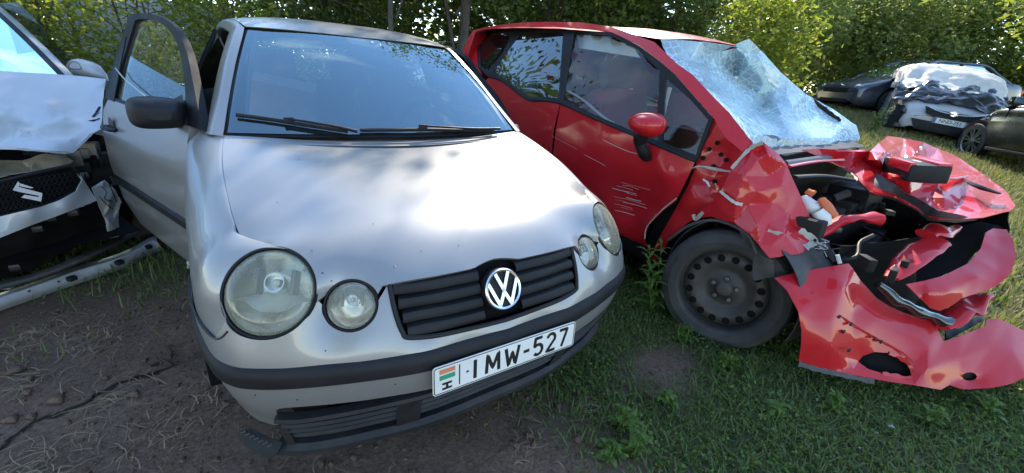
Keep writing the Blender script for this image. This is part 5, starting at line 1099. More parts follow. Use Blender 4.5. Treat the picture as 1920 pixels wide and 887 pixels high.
# ============================================================ wrecked white car
zy = math.radians(25); ZE = np.array([-1.45, 1.9, .59]); ZF = np.array([math.sin(zy), -math.cos(zy), 0]); ZL = np.array([math.cos(zy), math.sin(zy), 0])
suz = thing('white_car', 'wrecked white car with crumpled hood and torn-off bumper beside the open door', 'car', tuple(ZE - ZF * 1.8 - [0, 0, .59]))
def Z(px, py, off): d = ray(px, py); return (px, py, 't', float(((ZE + ZF * off - C) @ ZF) / (d @ ZF)))
def L3(l, b, z): return ZE + ZL * l - ZF * b + np.array([0, 0, z - .59])      # left, back, height
hood = [Z(-330, 150, -.9), Z(-150, 138, -.88), Z(0, 133, -.88), Z(68, 137, -.9), Z(145, 142, -.92), Z(198, 148, -.90), Z(196, 165, -.80), Z(193, 189, -.62), Z(192, 219, -.42), Z(189, 243, -.28), Z(171, 252, -.20), Z(152, 272, -.10), Z(135, 285, -.05), Z(74, 282, .02), Z(0, 277, .02), Z(-150, 280, -.02), Z(-330, 300, -.3), Z(-380, 220, -.6)]
hin = [Z(100, 180, -.64), Z(20, 200, -.52), Z(60, 240, -.24), Z(120, 220, -.46), Z(150, 200, -.52), Z(165, 235, -.30), Z(20, 255, -.10), Z(90, 262, -.10), Z(130, 262, -.12), Z(172, 172, -.70), Z(45, 170, -.68), Z(-100, 210, -.45), Z(-200, 240, -.3)]
sheet('crumpled_hood', hood, M['white'], suz, hin, step=6, thick=.003, disp=crumple(.003, 5, 21.), sharp=16, facet=.45, folds=(12, .02, 3, 26))
torn('hood_tear', [Z(150, 245, -.32), Z(165, 232, -.36), Z(180, 212, -.44), Z(188, 200, -.5)], .006, suz, 'trim')
torn('hood_tear', [Z(160, 228, -.36), Z(175, 226, -.36), Z(188, 222, -.4)], .004, suz, 'trim')
torn('hood_hem', [Z(-150, 281, -.01), Z(0, 278, .03), Z(74, 283, .03), Z(120, 287, .0), Z(136, 284, -.04), Z(152, 271, -.09), Z(172, 251, -.19)], .006, suz, 'white', .003)
def LB(l, b, z): return L3(l - .16, b, z)
# windscreen, pillars, roof, sides
def swp(px, py):   # screen plane from cowl back
    p0 = LB(0, .95, 1.02); nrm = np.array([0, 0, 1.]) * .86 + ZF * .50; d = ray(px, py); return (px, py, 't', float(((p0 - C) @ nrm) / (d @ nrm)))
G = [[LB(l * (1 - .0 * v), .95 + .78 * v - .10 * (1 - (l / .66) ** 2) * (1 - .5 * v), 1.035 + .50 * v) for v in (0, .33, .66, 1)] for l in (-.62, -.3, 0, .3, .62)]
for i, l in enumerate((-.62, -.3, 0, .3, .62)):
    for k, v in enumerate((0, .33, .66, 1)): G[i][k] = LB(l * (1 - .16 * v), .93 + .80 * v - .10 * (1 - (l / .66) ** 2), 1.045 + .44 * v + .02 * math.sin(3.14 * v))
loft('windscreen', G, M['windscreen'], suz, 5, 5, 0)
Ge = np.array(G)
for i, sg in ((0, -1), (4, 1)):
    e = Ge[i]; out_ = np.array([p + ZL * sg * .055 + ZF * -.05 + [0, 0, -.012] for p in e]); bk = np.array([p + ZL * sg * .035 - ZF * .10 + [0, 0, -.03] for p in e]); edge = np.array([p - ZL * sg * .03 + ZF * .004 for p in e])
    loft('windscreen_seal', np.array([edge, e]), M['trim'], suz, 3, 5, .004)
    loft('windscreen_pillar', np.array([e + [0, 0, .003], out_, bk]), M['white'], suz, 4, 5, .003)
loft('cowl', [[LB(l, .80, 1.0), LB(l, .86, .99), LB(l, .98, 1.05)] for l in (-.64, 0, .64)], M['trim'], suz, 4, 4, .003)
loft('roof', [[LB(l, b, z - .04 * abs(l / .55) ** 3) for b, z in ((1.70, 1.485), (2.0, 1.515), (2.5, 1.52), (3.1, 1.48), (3.35, 1.43))] for l in (-.55, -.3, 0, .3, .55)], M['white'], suz, 5, 5, .004)
for sg in (-1, 1):
    loft('body_side', [[LB(sg * l, b, z) for l, z in ((.80, .22), (.845, .45), (.85, .7), (.83, .88), (.76, 1.03))] for b in (.95, 1.5, 2.2, 2.9, 3.5)], M['white'], suz, 4, 5, .003)
    loft('side_window', [[LB(sg * l, b, z) for l, z in ((.76, 1.03), (.69, 1.25), (.58, 1.46))] for b in (1.25, 1.8, 2.5, 3.2)], M['tintglass'], suz, 4, 4, 0)
    wheel_parts(suz, LB(sg * .74, .75, .30), ZL * sg, .30, .09, .2); wheel_parts(suz, LB(sg * .74, 3.15, .30), ZL * sg, .30, .09, .2)
loft('tailgate', [[LB(l, 3.5, .3), LB(l, 3.62, .7), LB(l * .9, 3.55, 1.05), LB(l * .72, 3.35, 1.43)] for l in (-.82, -.4, 0, .4, .82)], M['white'], suz, 4, 5, .003)
m = MB(); V = [LB(l, b, .26) for l, b in ((-.7, 0), (.55, .1), (.7, 3.4), (-.7, 3.4))]; m.add(V, [(0, 1, 2, 3)]); m.build('floor_pan', M['dark'], suz, False)
loft('dashboard', [[LB(l, .88, .97), LB(l, 1.1, 1.03), LB(l, 1.35, 1.0), LB(l, 1.4, .6)] for l in (-.62, 0, .62)], M['trim_dusty'], suz, 4, 4, .004)
# mirror: rounded shell
mc = at(*Z(162, 130, -1.15)); k = depth(mc) / F; sh = [(-34, -14), (-33, 6), (-20, 18), (0, 19), (16, 10), (28, -6), (32, -18), (10, -20), (-15, -18)]
sec = np.array([[mc + R[0] * x * k * s_ - R[1] * y * k * s_ + R[2] * v for x, y in sh] for v, s_ in ((-.07, .35), (-.055, .78), (-.01, 1.), (.04, 1.0))]); n_ = len(sh)
m = MB(); m.add(sec.reshape(-1, 3), [(i * n_ + j, i * n_ + (j + 1) % n_, (i + 1) * n_ + (j + 1) % n_, (i + 1) * n_ + j) for i in range(3) for j in range(n_)] + [tuple(range(n_)), tuple(3 * n_ + j for j in range(n_ - 1, -1, -1))])
mh = thing_part('door_mirror', suz); ho = m.build('mirror_housing', M['white'], mh, sharp=None); sb = ho.modifiers.new('sub', 'SUBSURF'); sb.levels = 1; sb.render_levels = 2
m = MB(); m.tube([mc - R[0] * 20 * k + R[1] * 10 * k, L3(.66, 1.15, 1.05)], .03, 8); m.build('mirror_foot', M['trim'], mh)
# ---- front: grille mesh, emblem, bumper band
gr = [Z(-220, 350, -.12), Z(-100, 345, -.02), Z(0, 340, 0), Z(57, 326, 0), Z(130, 310, -.04), Z(146, 322, -.06), Z(153, 337, -.07), Z(142, 358, -.05), Z(110, 375, -.02), Z(77, 387, 0), Z(0, 406, 0), Z(-110, 425, -.02), Z(-220, 430, -.12)]
sheet('grille_backing', [(q[0], q[1], 't', q[3] + .05) for q in gr], M['dark'], suz, step=12, thick=.003)
go = np.array([q[:2] for q in gr]); cells = MB()
fz = tps(go, np.array([1 / q[3] for q in gr]))
for r_ in range(9):
    for c_ in range(40):
        px = -200 + c_ * 9.6 + (r_ % 2) * 4.8; py = 338 + r_ * 9.2 - .30 * (px - 60) * .55
        if not inpoly([(px, py)], go * .97 + go.mean(0) * .03)[0]: continue
        t = 1 / fz([(px, py)])[0]
        q = [C + ray(px + 4.4 * math.cos(a_) , py + 4.2 * math.sin(a_) - .17 * 4.4 * math.cos(a_)) * t for a_ in np.linspace(0, 2 * math.pi, 7)]
        cells.tube(q, .0016, 4, cap=False)
cells.build('grille_mesh', M['trim'], suz)
MB().tube([at(*q) for q in gr] + [at(*gr[0])], .008, 8).build('grille_surround', M['trim'], suz)
# emblem: two hooked bars
ek = depth(ZE) / F; en2 = ZF; ea2 = ZL; eb2 = np.array([0, 0, 1.])
def epx(px, py, o): return at(*Z(px, py, o))
emb = thing_part('emblem', suz)
for poly in ([(23.6, 356.7), (33.6, 340), (38, 344), (35, 350.5), (79.6, 362.3), (74, 369.5), (72, 367), (34.8, 359.5)], [(39.8, 370.4), (46, 365), (72, 369.5), (79.6, 363.4), (77, 378)], [(38.4, 344), (63, 352), (58, 353.3), (36.8, 349)]):
    V = [epx(x, y, .015) for x, y in poly] + [epx(x, y, .03) for x, y in poly]; n_ = len(poly)
    m = MB(); m.add(V, [tuple(range(n_, 2 * n_)), tuple(range(n_ - 1, -1, -1))] + [(i, (i + 1) % n_, n_ + (i + 1) % n_, n_ + i) for i in range(n_)]); m.build('emblem_bar', M['badge'], emb, False)
bd = [Z(-220, 432, -.10), Z(-110, 428, .0), Z(0, 406, .03), Z(77, 388, .03), Z(110, 376, .02), Z(143, 359, -.02), Z(154, 338, -.05), Z(140, 316, -.06), Z(150, 326, -.08), Z(165, 350, -.09), Z(182, 376, -.08), Z(150, 389, -.02), Z(115, 402, .02), Z(60, 422, .04), Z(0, 446, .05), Z(-110, 470, .04), Z(-220, 470, -.08)]
sheet('bumper_band', bd, M['white'], suz, [Z(60, 405, .06), Z(120, 388, .03)], step=7, thick=.004)
fg = [Z(172, 352, -.16), Z(195, 337, -.2), Z(215, 354, -.22), Z(228, 379, -.24), Z(222, 394, -.24), Z(224, 444, -.26), Z(203, 447, -.22), Z(195, 406, -.18), Z(182, 375, -.14)]
sheet('bumper_fragment', fg, M['white'], suz, [Z(205, 375, -.16), Z(210, 420, -.2)], step=4, thick=.004, disp=crumple(.004, 14, 31.), sharp=10, facet=.8, folds=(10, .02, 3, 9))
for a_ in ([Z(190, 350, -.15), Z(200, 360, -.15), Z(196, 372, -.14), Z(210, 378, -.17)], [Z(205, 346, -.17), Z(212, 362, -.18), Z(220, 380, -.2)], [Z(186, 368, -.13), Z(200, 384, -.14), Z(212, 392, -.17)]): torn('crack_line', a_, .003, suz, 'ink', .004)
sheet('slam_panel', [Z(-160, 345, -.2), Z(0, 333, -.14), Z(60, 322, -.12), Z(130, 309, -.12), Z(136, 302, -.16), Z(126, 294, -.2), Z(88, 288, -.24), Z(40, 300, -.3), Z(-160, 305, -.4)], M['beige'], suz, [Z(60, 308, -.2)], step=8, thick=.004, disp=crumple(.014, 9, 3.), sharp=30)
sheet('lower_radiator_panel', [Z(-200, 455, -.1), Z(0, 440, -.08), Z(115, 398, -.1), Z(178, 374, -.16), Z(192, 400, -.3), Z(200, 440, -.34), Z(150, 462, -.3), Z(40, 510, -.2), Z(-100, 560, -.1), Z(-200, 560, -.1)], M['engine'], suz, [Z(80, 450, -.16)], step=10, thick=.004, disp=crumple(.02, 8, 4.))
for px, py in ((97, 408), (138, 398), (72, 428), (30, 500)):
    p = at(*Z(px, py, -.06)); MB().box(p, (.02, .02, .016), None, .006).build('bumper_clip', M['ink'], suz)
R3 = random.Random(8)
for i in range(20):
    px, py = R3.uniform(135, 215), R3.uniform(280, 345); p = at(*Z(px, py, -.34)); a_ = R3.uniform(0, 3); ro = np.array([[math.cos(a_), -math.sin(a_), 0], [math.sin(a_), math.cos(a_), 0], [0, 0, 1]])
    m = MB(); m.box(p, (R3.uniform(.02, .06), R3.uniform(.02, .06), R3.uniform(.015, .05)), ro, .01); m.build('engine_part', M[R3.choice(['engine', 'trim', 'dark', 'steel'])], suz)
sheet('inner_wing', [Z(120, 280, -.42), Z(170, 250, -.5), Z(205, 260, -.6), Z(225, 340, -.6), Z(235, 420, -.6), Z(190, 430, -.5), Z(150, 350, -.45)], M['dark'], suz, step=12, thick=.004, disp=crumple(.03, 8, 5.))
MB().tube([at(*Z(x, y, o)) for x, y, o in ((-100, 560, -.1), (60, 520, -.12), (146, 487, -.16), (205, 460, -.26), (262, 432, -.40))], [.03, .03, .03, .028, .02], 10, sub=5, flat=.6).build('crash_beam', M['trim_dusty'], suz)
# ---- the torn-off lower bumper strip on the ground
lipt = thing('bumper_strip', 'torn-off white lower bumper strip lying on the ground under the white wreck', 'bumper strip', at(100, 545, 'z', 0))
tp = [(-260, 640), (-120, 596), (0, 558), (77, 532), (134, 511), (215, 486), (255, 468), (284, 452), (294, 452)]; bt = [(-260, 670), (-120, 624), (0, 582), (77, 555), (153, 529), (228, 503), (262, 486), (292, 472), (306, 468)]
G = [[at(x2, y2, 'z', .012), at(x2 * .6 + x1 * .4, y2 * .6 + y1 * .4, 'z', .05), at(x1 * .85 + x2 * .15, y1 * .85 + y2 * .15, 'z', .078), at(x1, y1, 'z', .082), at(x1 + 1, y1 - 7, 'z', .070)] for (x1, y1), (x2, y2) in zip(tp, bt)]
loft('strip_skin', G, M['white'], lipt, 6, 4, .004)
for px, py in ((136, 522), (225, 492), (278, 463)):
    p = at(px, py, 'z', .068); MB().box(p + np.array([.0, -.01, .004]), (.018, .016, .012), np.array([[.7, -.7, 0], [.7, .7, 0], [0, 0, 1]]), .004).build('strip_clip', M['trim'], lipt)
for px, py in ((55, 546), (110, 528)):
    MB().lathe([(.006, 0), (.004, .004), (1e-4, .004)], at(px, py, 'z', .077), C - at(px, py, 'z', .077), 10).build('strip_hole', M['ink'], lipt)
ch = MB(); P = [at(-60, 545, 'z', .10), at(0, 538, 'z', .10), at(22, 540, 'z', .09)]; ch.tube(P, [.03, .03, .015], 8, sub=4, flat=.4); tag(ch.build('plastic_offcut', M['white']), 'white broken plastic offcut lying behind the torn bumper strip', 'plastic offcut')
# the small pale shoe-like scrap under the open door
sp = MB(); p = at(362, 489, 'z', .05); sp.box(p, (.03, .05, .022), None, .014); sp.box(p - np.array([0, 0, .02]), (.033, .053, .008), None, .005); tag(sp.build('pale_scrap', M['whiteplastic']), 'small pale plastic scrap on the ground under the silver car sill', 'scrap')
# ============================================================ other cars of the yard
def simple_car(name, label, loc, rz, paint_, Ln=4.4, W=1.78, H=1.46, hoodz=.92, belt=.95, ax0=.85, wb=2.6, base=(1.15, 1.95), top=(3.3, 4.0), grp=None, style='alloy', front=True):
    """ax0 front axle; base: windscreen foot and head y; top: rear window head and foot y"""
    r = thing(name, label, 'car', loc, rz, grp); hw = W / 2
    st = []   # stations of the lower body: y, half width, top centre z, shoulder z, bottom z
    prof = [(0.0, .70, .55, .50, .30), (.06, .84, .68, .62, .24), (.35, .95, hoodz - .12, .74, .2), (base[0], 1., hoodz + .06, belt - .06, .2), ((base[0] + top[1]) / 2, 1.0, belt + .02, belt, .2), (top[1], .99, belt + .06, belt + .02, .22), (Ln - .12, .9, belt + .0, belt - .03, .28), (Ln, .78, .80, .74, .34)]
    G = []
    for y, w_, zt, zs, zb in prof:
        w_ *= hw
        G.append([(-w_ * .9, y, zb), (-w_, y, zb + .12), (-w_ * 1.0, y, (zb + zs) / 2 + .08), (-w_ * .965, y, zs), (-w_ * .75, y, zt - .01), (0, y, zt + .015), (w_ * .75, y, zt - .01), (w_ * .965, y, zs), (w_, y, (zb + zs) / 2 + .08), (w_, y, zb + .12), (w_ * .9, y, zb)])
    loft('body', G, paint_, r, 6, 4, 0, local=True, flip=True)
    f0 = [(x, 0.0, z) for x, z in []]
    V = [np.array(p) for p in G[0]]; obj('nose_panel', V, [tuple(range(len(V)))], paint_, r, False, True)
    V = [np.array(p) for p in G[-1]]; obj('tail_panel', V, [tuple(range(len(V)))[::-1]], paint_, r, False, True)
    zr = H; zb_ = belt
    y0, y1 = base; y2, y3 = top; wt = hw * .66; wb_ = hw * .90
    loft('roof', [[(x * wt, y, z - .05 * abs(x) ** 3) for x in (-1, -.6, 0, .6, 1)] for y, z in ((y1 - .03, zr - .07), (y1 + .25, zr - .01), ((y1 + y2) / 2, zr), (y2, zr - .05), (y2 + .06, zr - .08))], paint_, r, 5, 4, .02, local=True)
    loft('windscreen', [[(x * wb_ * .92, y0 - .08 * (1 - x * x), hoodz + .05), (x * (wt + wb_) / 2 * .97, (y0 + y1) / 2 - .06, (hoodz + zr) / 2 + .02), (x * wt, y1 - .03, zr - .08 - .02 * x * x)] for x in (-1, -.5, 0, .5, 1)], M['tintglass'], r, 4, 4, 0, local=True)
    loft('rear_window', [[(x * wt, y2 + .05, zr - .09), (x * wb_ * .88, y3, belt + .04)] for x in (-1, 0, 1)], M['tintglass'], r, 4, 4, 0, local=True)
    ym = (y1 + y2) / 2
    for sg in (-1, 1):
        def sd(y, v): return (sg * (wb_ * 1.03 * (1 - v) + wt * 1.04 * v), y, (zb_ - .0) * (1 - v) + (zr - .10) * v)
        for a_, b_, c_, d_ in ((y0 + .18, ym - .05, y1 + .12, ym - .05), (ym + .05, y3 - .42, ym + .05, y2 - .05)):
            loft('side_window', [[sd(a_, .06), sd((a_ + c_) / 2, .5), sd(c_, .96)], [sd(b_, .06), sd((b_ + d_) / 2, .5), sd(d_, .96)]], M['tintglass'], r, 5, 4, 0, local=True)
        m = MB(); m.tube([sd(y0, .0), sd((y0 + y1) / 2 + .02, .5), sd(y1, 1.0), sd(ym, 1.03), sd(y2, 1.0), sd((y2 + y3) / 2, .5), sd(y3, .0)], .045, 8, sub=5, flat=.8); m.build('window_pillar', paint_, r, local=True)
        m = MB(); m.tube([sd(ym, .0), sd(ym, 1.)], .04, 8); m.build('door_pillar', M['trim'], r, local=True)
        for wy in (ax0, ax0 + wb):
            m = MB(); m.lathe([(.36, -.10), (.365, .004), (.34, .006), (1e-4, .0)], (sg * (hw * .985), wy, .34), (sg, 0, 0), 28); m.build('wheel_arch', M['dark'], r, local=True)
            wh = wheel_local(r, (sg * (hw - .09), wy, .32), sg, style)
        m = MB(); m.box((sg * (hw + .08), y0 + .35, belt + .10), (.10, .06, .07), None, .03); m.build('door_mirror', paint_, r, local=True)
        for yy in (ym - .12, y3 - .75): m = MB(); m.box((sg * (hw * .995), yy, belt - .13), (.012, .09, .016), None, .006); m.build('door_handle', M['trim'], r, local=True)
        for yy in (y0 + .12, ym, y3 - .35):
            m = MB(); m.box((sg * hw * .992, yy, (belt + .3) / 2), (.006, .006, (belt - .36) / 2)); m.build('door_gap', M['dark'], r, False, local=True)
        m = MB(); m.box((sg * hw * .995, ax0 + wb / 2, .24), (.02, wb / 2 - .38, .03), None, .01); m.build('sill_trim', M['trim'], r, local=True)
        if front: m = MB(); m.lathe([(.02, .05), (.10, .02), (.12, -.02)], (sg * hw * .70, .09, .66), (sg * .4, -1, .25), 20, asp=.55); m.build('headlight', M['lens'], r, local=True)
        m = MB(); m.box((sg * hw * .70, Ln - .02, .80), (.13, .03, .07), None, .02); m.build('tail_lamp', M['redplastic'], r, local=True)
    if front: m = MB(); m.box((0, .0, .56), (.42, .03, .06), None, .02); m.build('grille', M['trim'], r, local=True)
    m = MB(); m.box((0, .02, .30), (.5, .03, .05), None, .02); m.build('lower_grille', M['trim'], r, local=True)
    return r
def wheel_local(root, c, sg, style):
    c = np.array(c, float); ax = np.array([sg, 0, 0.])
    wh = bpy.data.objects.new('wheel', None); wh.empty_display_size = .1; col.objects.link(wh); wh.parent = root
    r, w_, rim = .32, .10, .22
    t = MB(); t.lathe([(rim, -w_), (r * .95, -w_), (r, -w_ * .7), (r, w_ * .7), (r * .95, w_ * .98), (rim * 1.03, w_)], c, ax, 40); t.build('tyre', M['rubber'], wh, local=True)
    m = MB(); m.lathe([(rim * 1.04, w_), (rim * .97, w_ * .9), (rim * .92, w_ * .2)], c, ax, 40)
    if style == 'alloy':
        for k in range(14):
            th = 2 * math.pi * (k // 2) / 7 + (k % 2) * .34; d = np.array([0, math.cos(th), math.sin(th)]); e = np.cross(ax, d)
            m.prism([(.03, -.012), (rim * .98, -.010), (rim * .98, .010), (.03, .012)], c + ax * w_ * .72, d, e, .02)
        m.lathe([(.05, w_ * .6), (.05, w_ * .95), (1e-4, w_ * .97)], c, ax, 16)
        m.build('rim', M['alloy'], wh, local=True)
        b = MB(); b.disc(c + ax * w_ * .25, ax, rim * .95, 28); b.build('brake_disc', M['dark'], wh, local=True)
    else:
        m.lathe([(rim * .95, w_ * .6), (rim * .7, w_ * .85), (rim * .3, w_ * .8), (1e-4, w_ * .9)], c, ax, 28); m.build('rim', M['bgsilver'], wh, local=True)
    return wh
def face(fx, fy): return math.atan2(fx, -fy)
# dark saloon behind the shrub
p = at(1640, 205, 't', 11.3); simple_car('parked_car', 'slate grey saloon parked side-on behind the leafy shrub', (13.4, 4.35, gz(13.2, 4) - .06), face(-.86, .51), M['bluegrey'], Ln=4.5, H=1.47)
# black car at the edge, front wheel and sill in view
bw = at(1817, 297, 't', 7.9); th_ = face(.74, .67); f_ = np.array([.74, .67, 0]); l_ = np.array([f_[1] * -1, f_[0], 0])     # l_: car's left side
root = bw + f_ * .42 + np.array([-l_[0], -l_[1], 0]) * .80
blk = simple_car('parked_car', 'black car with bright multi-spoke alloy wheel and smashed nose', (root[0], root[1], bw[2]), th_, M['blackpaint'], Ln=4.1, H=1.46, ax0=.42, base=(.8, 1.6), top=(3.0, 3.7), front=False)
for i, (x, y, z, s_) in enumerate(((-.55, .12, .78, .12), (-.3, .05, .82, .14), (.1, .1, .80, .12), (-.7, .3, .84, .1), (.45, .1, .78, .12), (-.45, .3, .9, .1))):
    m = MB(); V = [np.array([x, y, z]) + np.array([R3.uniform(-1, 1), R3.uniform(-1, 1), R3.uniform(-.6, .9)]) * s_ * 1.6 for _ in range(5)]; m.add(V, [(0, 1, 2), (0, 2, 3), (0, 3, 4), (1, 4, 2)]); m.build('broken_panel', M['blackpaint'], blk, False, local=True, thick=.006)
# white people carrier with crumpled nose under a tarpaulin
pc2 = at(1770, 230, 't', 8.5); f2 = np.array([-.82, -.57, 0]); nnd = simple_car('parked_car', 'white crashed car with black foil and pale tarpaulin over its front and roof', (pc2[0], pc2[1], pc2[2] - .46), face(-.92, -.39), M['white'], Ln=4.4, W=1.8, H=1.62, hoodz=.98, belt=1.0, base=(.95, 1.9), top=(3.9, 4.3), front=False)
nnd.rotation_euler = (0, .12, face(-.92, -.39)); nnd.scale = (.95, .95, .95)
def nl(x, y, z): return np.array([x, y, z])
def fold(a, fq, sd):
    def f(V):
        o_ = V.copy()
        for i, v in enumerate(V): q = Vector(v * fq) + Vector((sd, 0, 0)); o_[i, 2] += a * (noise.noise(q) + .5 * noise.noise(q * 2.2)); o_[i, 1] += a * .7 * noise.noise(q * 1.4 + Vector((3, 3, 3))); o_[i, 0] += a * .5 * noise.noise(q * 1.7 + Vector((8, 3, 1)))
        return o_
    return f
tarp = [[nl(x * 1.0, y, z + .04 * (1 - abs(x) ** 2)) for x in (-.98, -.9, -.5, 0, .5, .9, .98)] for y, z in ((.75, 1.10), (1.15, 1.28), (1.6, 1.56), (2.2, 1.70), (3.0, 1.70), (3.8, 1.62))]
tarp = np.array(tarp)
for r_ in tarp: r_[0, 2] -= .42; r_[-1, 2] -= .42; r_[1, 2] -= .12; r_[-2, 2] -= .12
loft('tarpaulin', tarp, M['tarp'], nnd, 8, 6, .006, local=True, disp=fold(.07, 3.2, 2.))
foil = [[nl(x, y, z - .16 * abs(x) ** 2.2) for x in (-1.02, -.85, -.5, 0, .5, .85, 1.02)] for y, z in ((.20, .88), (.34, .97), (.6, 1.10), (.9, 1.22), (1.3, 1.34))]
loft('black_foil', foil, M['blackfoil'], nnd, 10, 8, .006, local=True, disp=fold(.10, 4.5, 5.))
for sg in (-1,): loft('black_foil_corner', [[nl(sg * x, y, z) for x, y, z in ((.74, .04, .62), (.86, .10, .68), (.98, .35, .74), (1.0, .8, .8))], [nl(sg * x, y, z) for x, y, z in ((.66, .05, .45), (.86, .13, .45), (1.0, .38, .45), (1.0, .8, .45))], [nl(sg * x, y, z) for x, y, z in ((.72, .08, .22), (.90, .16, .20), (1.0, .4, .20), (1.0, .8, .25))]], M['blackfoil'], nnd, 6, 6, .006, local=True, disp=fold(.05, 6, 1.))
m = MB(); m.prism([(-.50, .12), (-.42, -.02), (-.25, -.07), (.25, -.07), (.42, -.02), (.50, .12), (.25, .08), (-.25, .08)], (0, -.012, .62), (1, 0, 0), (0, 0, 1), .03); m.build('grille', M['trim'], nnd, local=True, smooth=False)
m = MB(); m.tube([(-.46, -.02, .74), (-.25, -.045, .68), (0, -.05, .665), (.25, -.045, .68), (.46, -.02, .74)], .022, 8, sub=5, flat=.7); cb_ = m.build('chrome_bar', M['chrome'], nnd, local=True)
m = MB(); m.lathe([(.065, 0), (.065, .02), (.055, .028), (.05, .02), (.05, .005), (1e-4, .005)], (0, -.055, .675), (0, -1, 0), 28); m.box((0, -.075, .675), (.075, .006, .007), np.array([[.95, 0, .3], [0, 1, 0], [-.3, 0, .95]])); m.build('emblem', M['chrome'], nnd, local=True)
m = MB(); m.prism([(-.62, .06), (-.52, -.09), (.52, -.09), (.62, .06)], (0, -.02, .40), (1, 0, 0), (0, 0, 1), .02); m.build('lower_grille', M['trim'], nnd, local=True, smooth=False)
pl2 = bpy.data.objects.new('licence_plate', None); col.objects.link(pl2); pl2.parent = nnd
m = MB(); m.box((0, -.055, .50), (.262, .004, .056)); m.build('plate_panel', M['plate'], pl2, False, local=True)
m = MB(); m.box((-.238, -.058, .50), (.022, .004, .053)); m.build('plate_blue_band', M['euroblue'], pl2, False, local=True)
text('plate_characters', 'NND-751', .098, (.022, -.0602, .50), (1, 0, 0), (0, 0, 1), M['ink'], pl2, .0006, .93, .001, local=True)
# pale cars glimpsed between the trunks
simple_car('parked_car', 'pale silver car glimpsed between the dark trunks behind the silver hatchback', (3.2, 10.6, gz(4, 10)), face(-.9, -.3), M['bgsilver'], H=1.5, style='cover')
simple_car('parked_car', 'white car glimpsed through the leaves beyond the shattered windscreen', (9.6, 6.3, gz(9.6, 6) - .05), face(-.6, -.8), M['white'], H=1.48, style='cover')
# ============================================================ vegetation
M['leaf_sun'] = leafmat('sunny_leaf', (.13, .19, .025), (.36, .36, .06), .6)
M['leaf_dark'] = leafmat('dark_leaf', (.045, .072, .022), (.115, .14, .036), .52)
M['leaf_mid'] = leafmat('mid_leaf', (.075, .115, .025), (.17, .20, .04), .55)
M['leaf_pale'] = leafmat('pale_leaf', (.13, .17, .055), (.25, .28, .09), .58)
M['grass'] = leafmat('grass_blade', (.08, .12, .034), (.19, .225, .07), .35, .5)
M['grass_dry'] = leafmat('dry_grass', (.24, .20, .09), (.46, .38, .19), .3, .6)
M['weed'] = leafmat('weed_leaf', (.075, .145, .03), (.17, .26, .055), .4)
def leaves(centers, size, per, spread, g, squash=.8, aspect=.5):
    n = len(centers) * per
    c = np.repeat(centers, per, axis=0) + g.normal(0, 1, (n, 3)) * spread * np.array([1, 1, squash])
    a = g.normal(0, 1, (n, 3)); a[:, 2] *= .55; a /= np.linalg.norm(a, axis=1)[:, None]
    b = g.normal(0, 1, (n, 3)); b -= (b * a).sum(1)[:, None] * a; b /= np.linalg.norm(b, axis=1)[:, None]
    s = size * g.uniform(.6, 1.35, n)[:, None]; nn = np.cross(a, b)
    V = np.empty((n, 4, 3)); V[:, 0] = c - a * s * .5; V[:, 1] = c + b * s * aspect * .5 + nn * s * .06; V[:, 2] = c + a * s * .55; V[:, 3] = c - b * s * aspect * .5 + nn * s * .06
    return V.reshape(-1, 3), np.arange(n * 4).reshape(-1, 4)
def blob(g, n, rx, ry, rz, shell=.55):
    d = g.normal(0, 1, (n, 3)); d /= np.linalg.norm(d, axis=1)[:, None]; r = g.uniform(shell ** 2.2, 1, n) ** (1 / 2.2)
    # lobed outline
    lob = 1 + .22 * np.sin(3 * np.arctan2(d[:, 1], d[:, 0]) + g.uniform(0, 6)) * (1 - abs(d[:, 2])) + .15 * np.sin(5 * d[:, 2] + g.uniform(0, 6))
    return d * (r * lob)[:, None] * np.array([rx, ry, rz])
def plant(name, label, cat, x, y, h, r, mat, seed, z0=None, clumps=150, per=42, size=.06, spread=.16, low=.25, trunk=.08, lean=(0, 0), group=None, ry=None, stems=1, z=None, shell=.5):
    g = np.random.default_rng(seed); z = gz(x, y) - .05 if z is None else z
    t = thing(name, label, cat, (x, y, z), 0, group); base = np.array([x, y, z]); ry = ry or r
    zc = z + h * (low + (1 - low) / 2); cc = np.array([x + lean[0], y + lean[1], zc])
    cen = cc + blob(g, clumps, r, ry, h * (1 - low) / 2, shell)
    V, Q = leaves(cen, size, per, spread, g); fastmesh('crown', V, Q, M[mat], t)
    mb = MB()
    for s in range(stems):
        b0 = base + np.array([g.normal(0, .12), g.normal(0, .12), 0]) * (stems > 1)
        topp = cc + np.array([g.normal(0, r * .25), g.normal(0, ry * .25), h * .22])
        m1 = (b0 * .6 + topp * .4) + g.normal(0, .12, 3) * [1, 1, 0]
        mb.tube([b0, m1, topp], [trunk, trunk * .7, trunk * .25], 9, sub=6)
        for k in range(9):
            f = g.uniform(.25, .95); p0 = b0 * (1 - f) ** 2 + 2 * f * (1 - f) * m1 + f * f * topp; p1 = cen[g.integers(len(cen))]
            mb.tube([p0, (p0 + p1) / 2 + g.normal(0, .08, 3), p1], [trunk * .4 * (1.1 - f), trunk * .25, trunk * .08], 6, sub=4)
    mb.build('trunk', M['bark'], t)
    return t
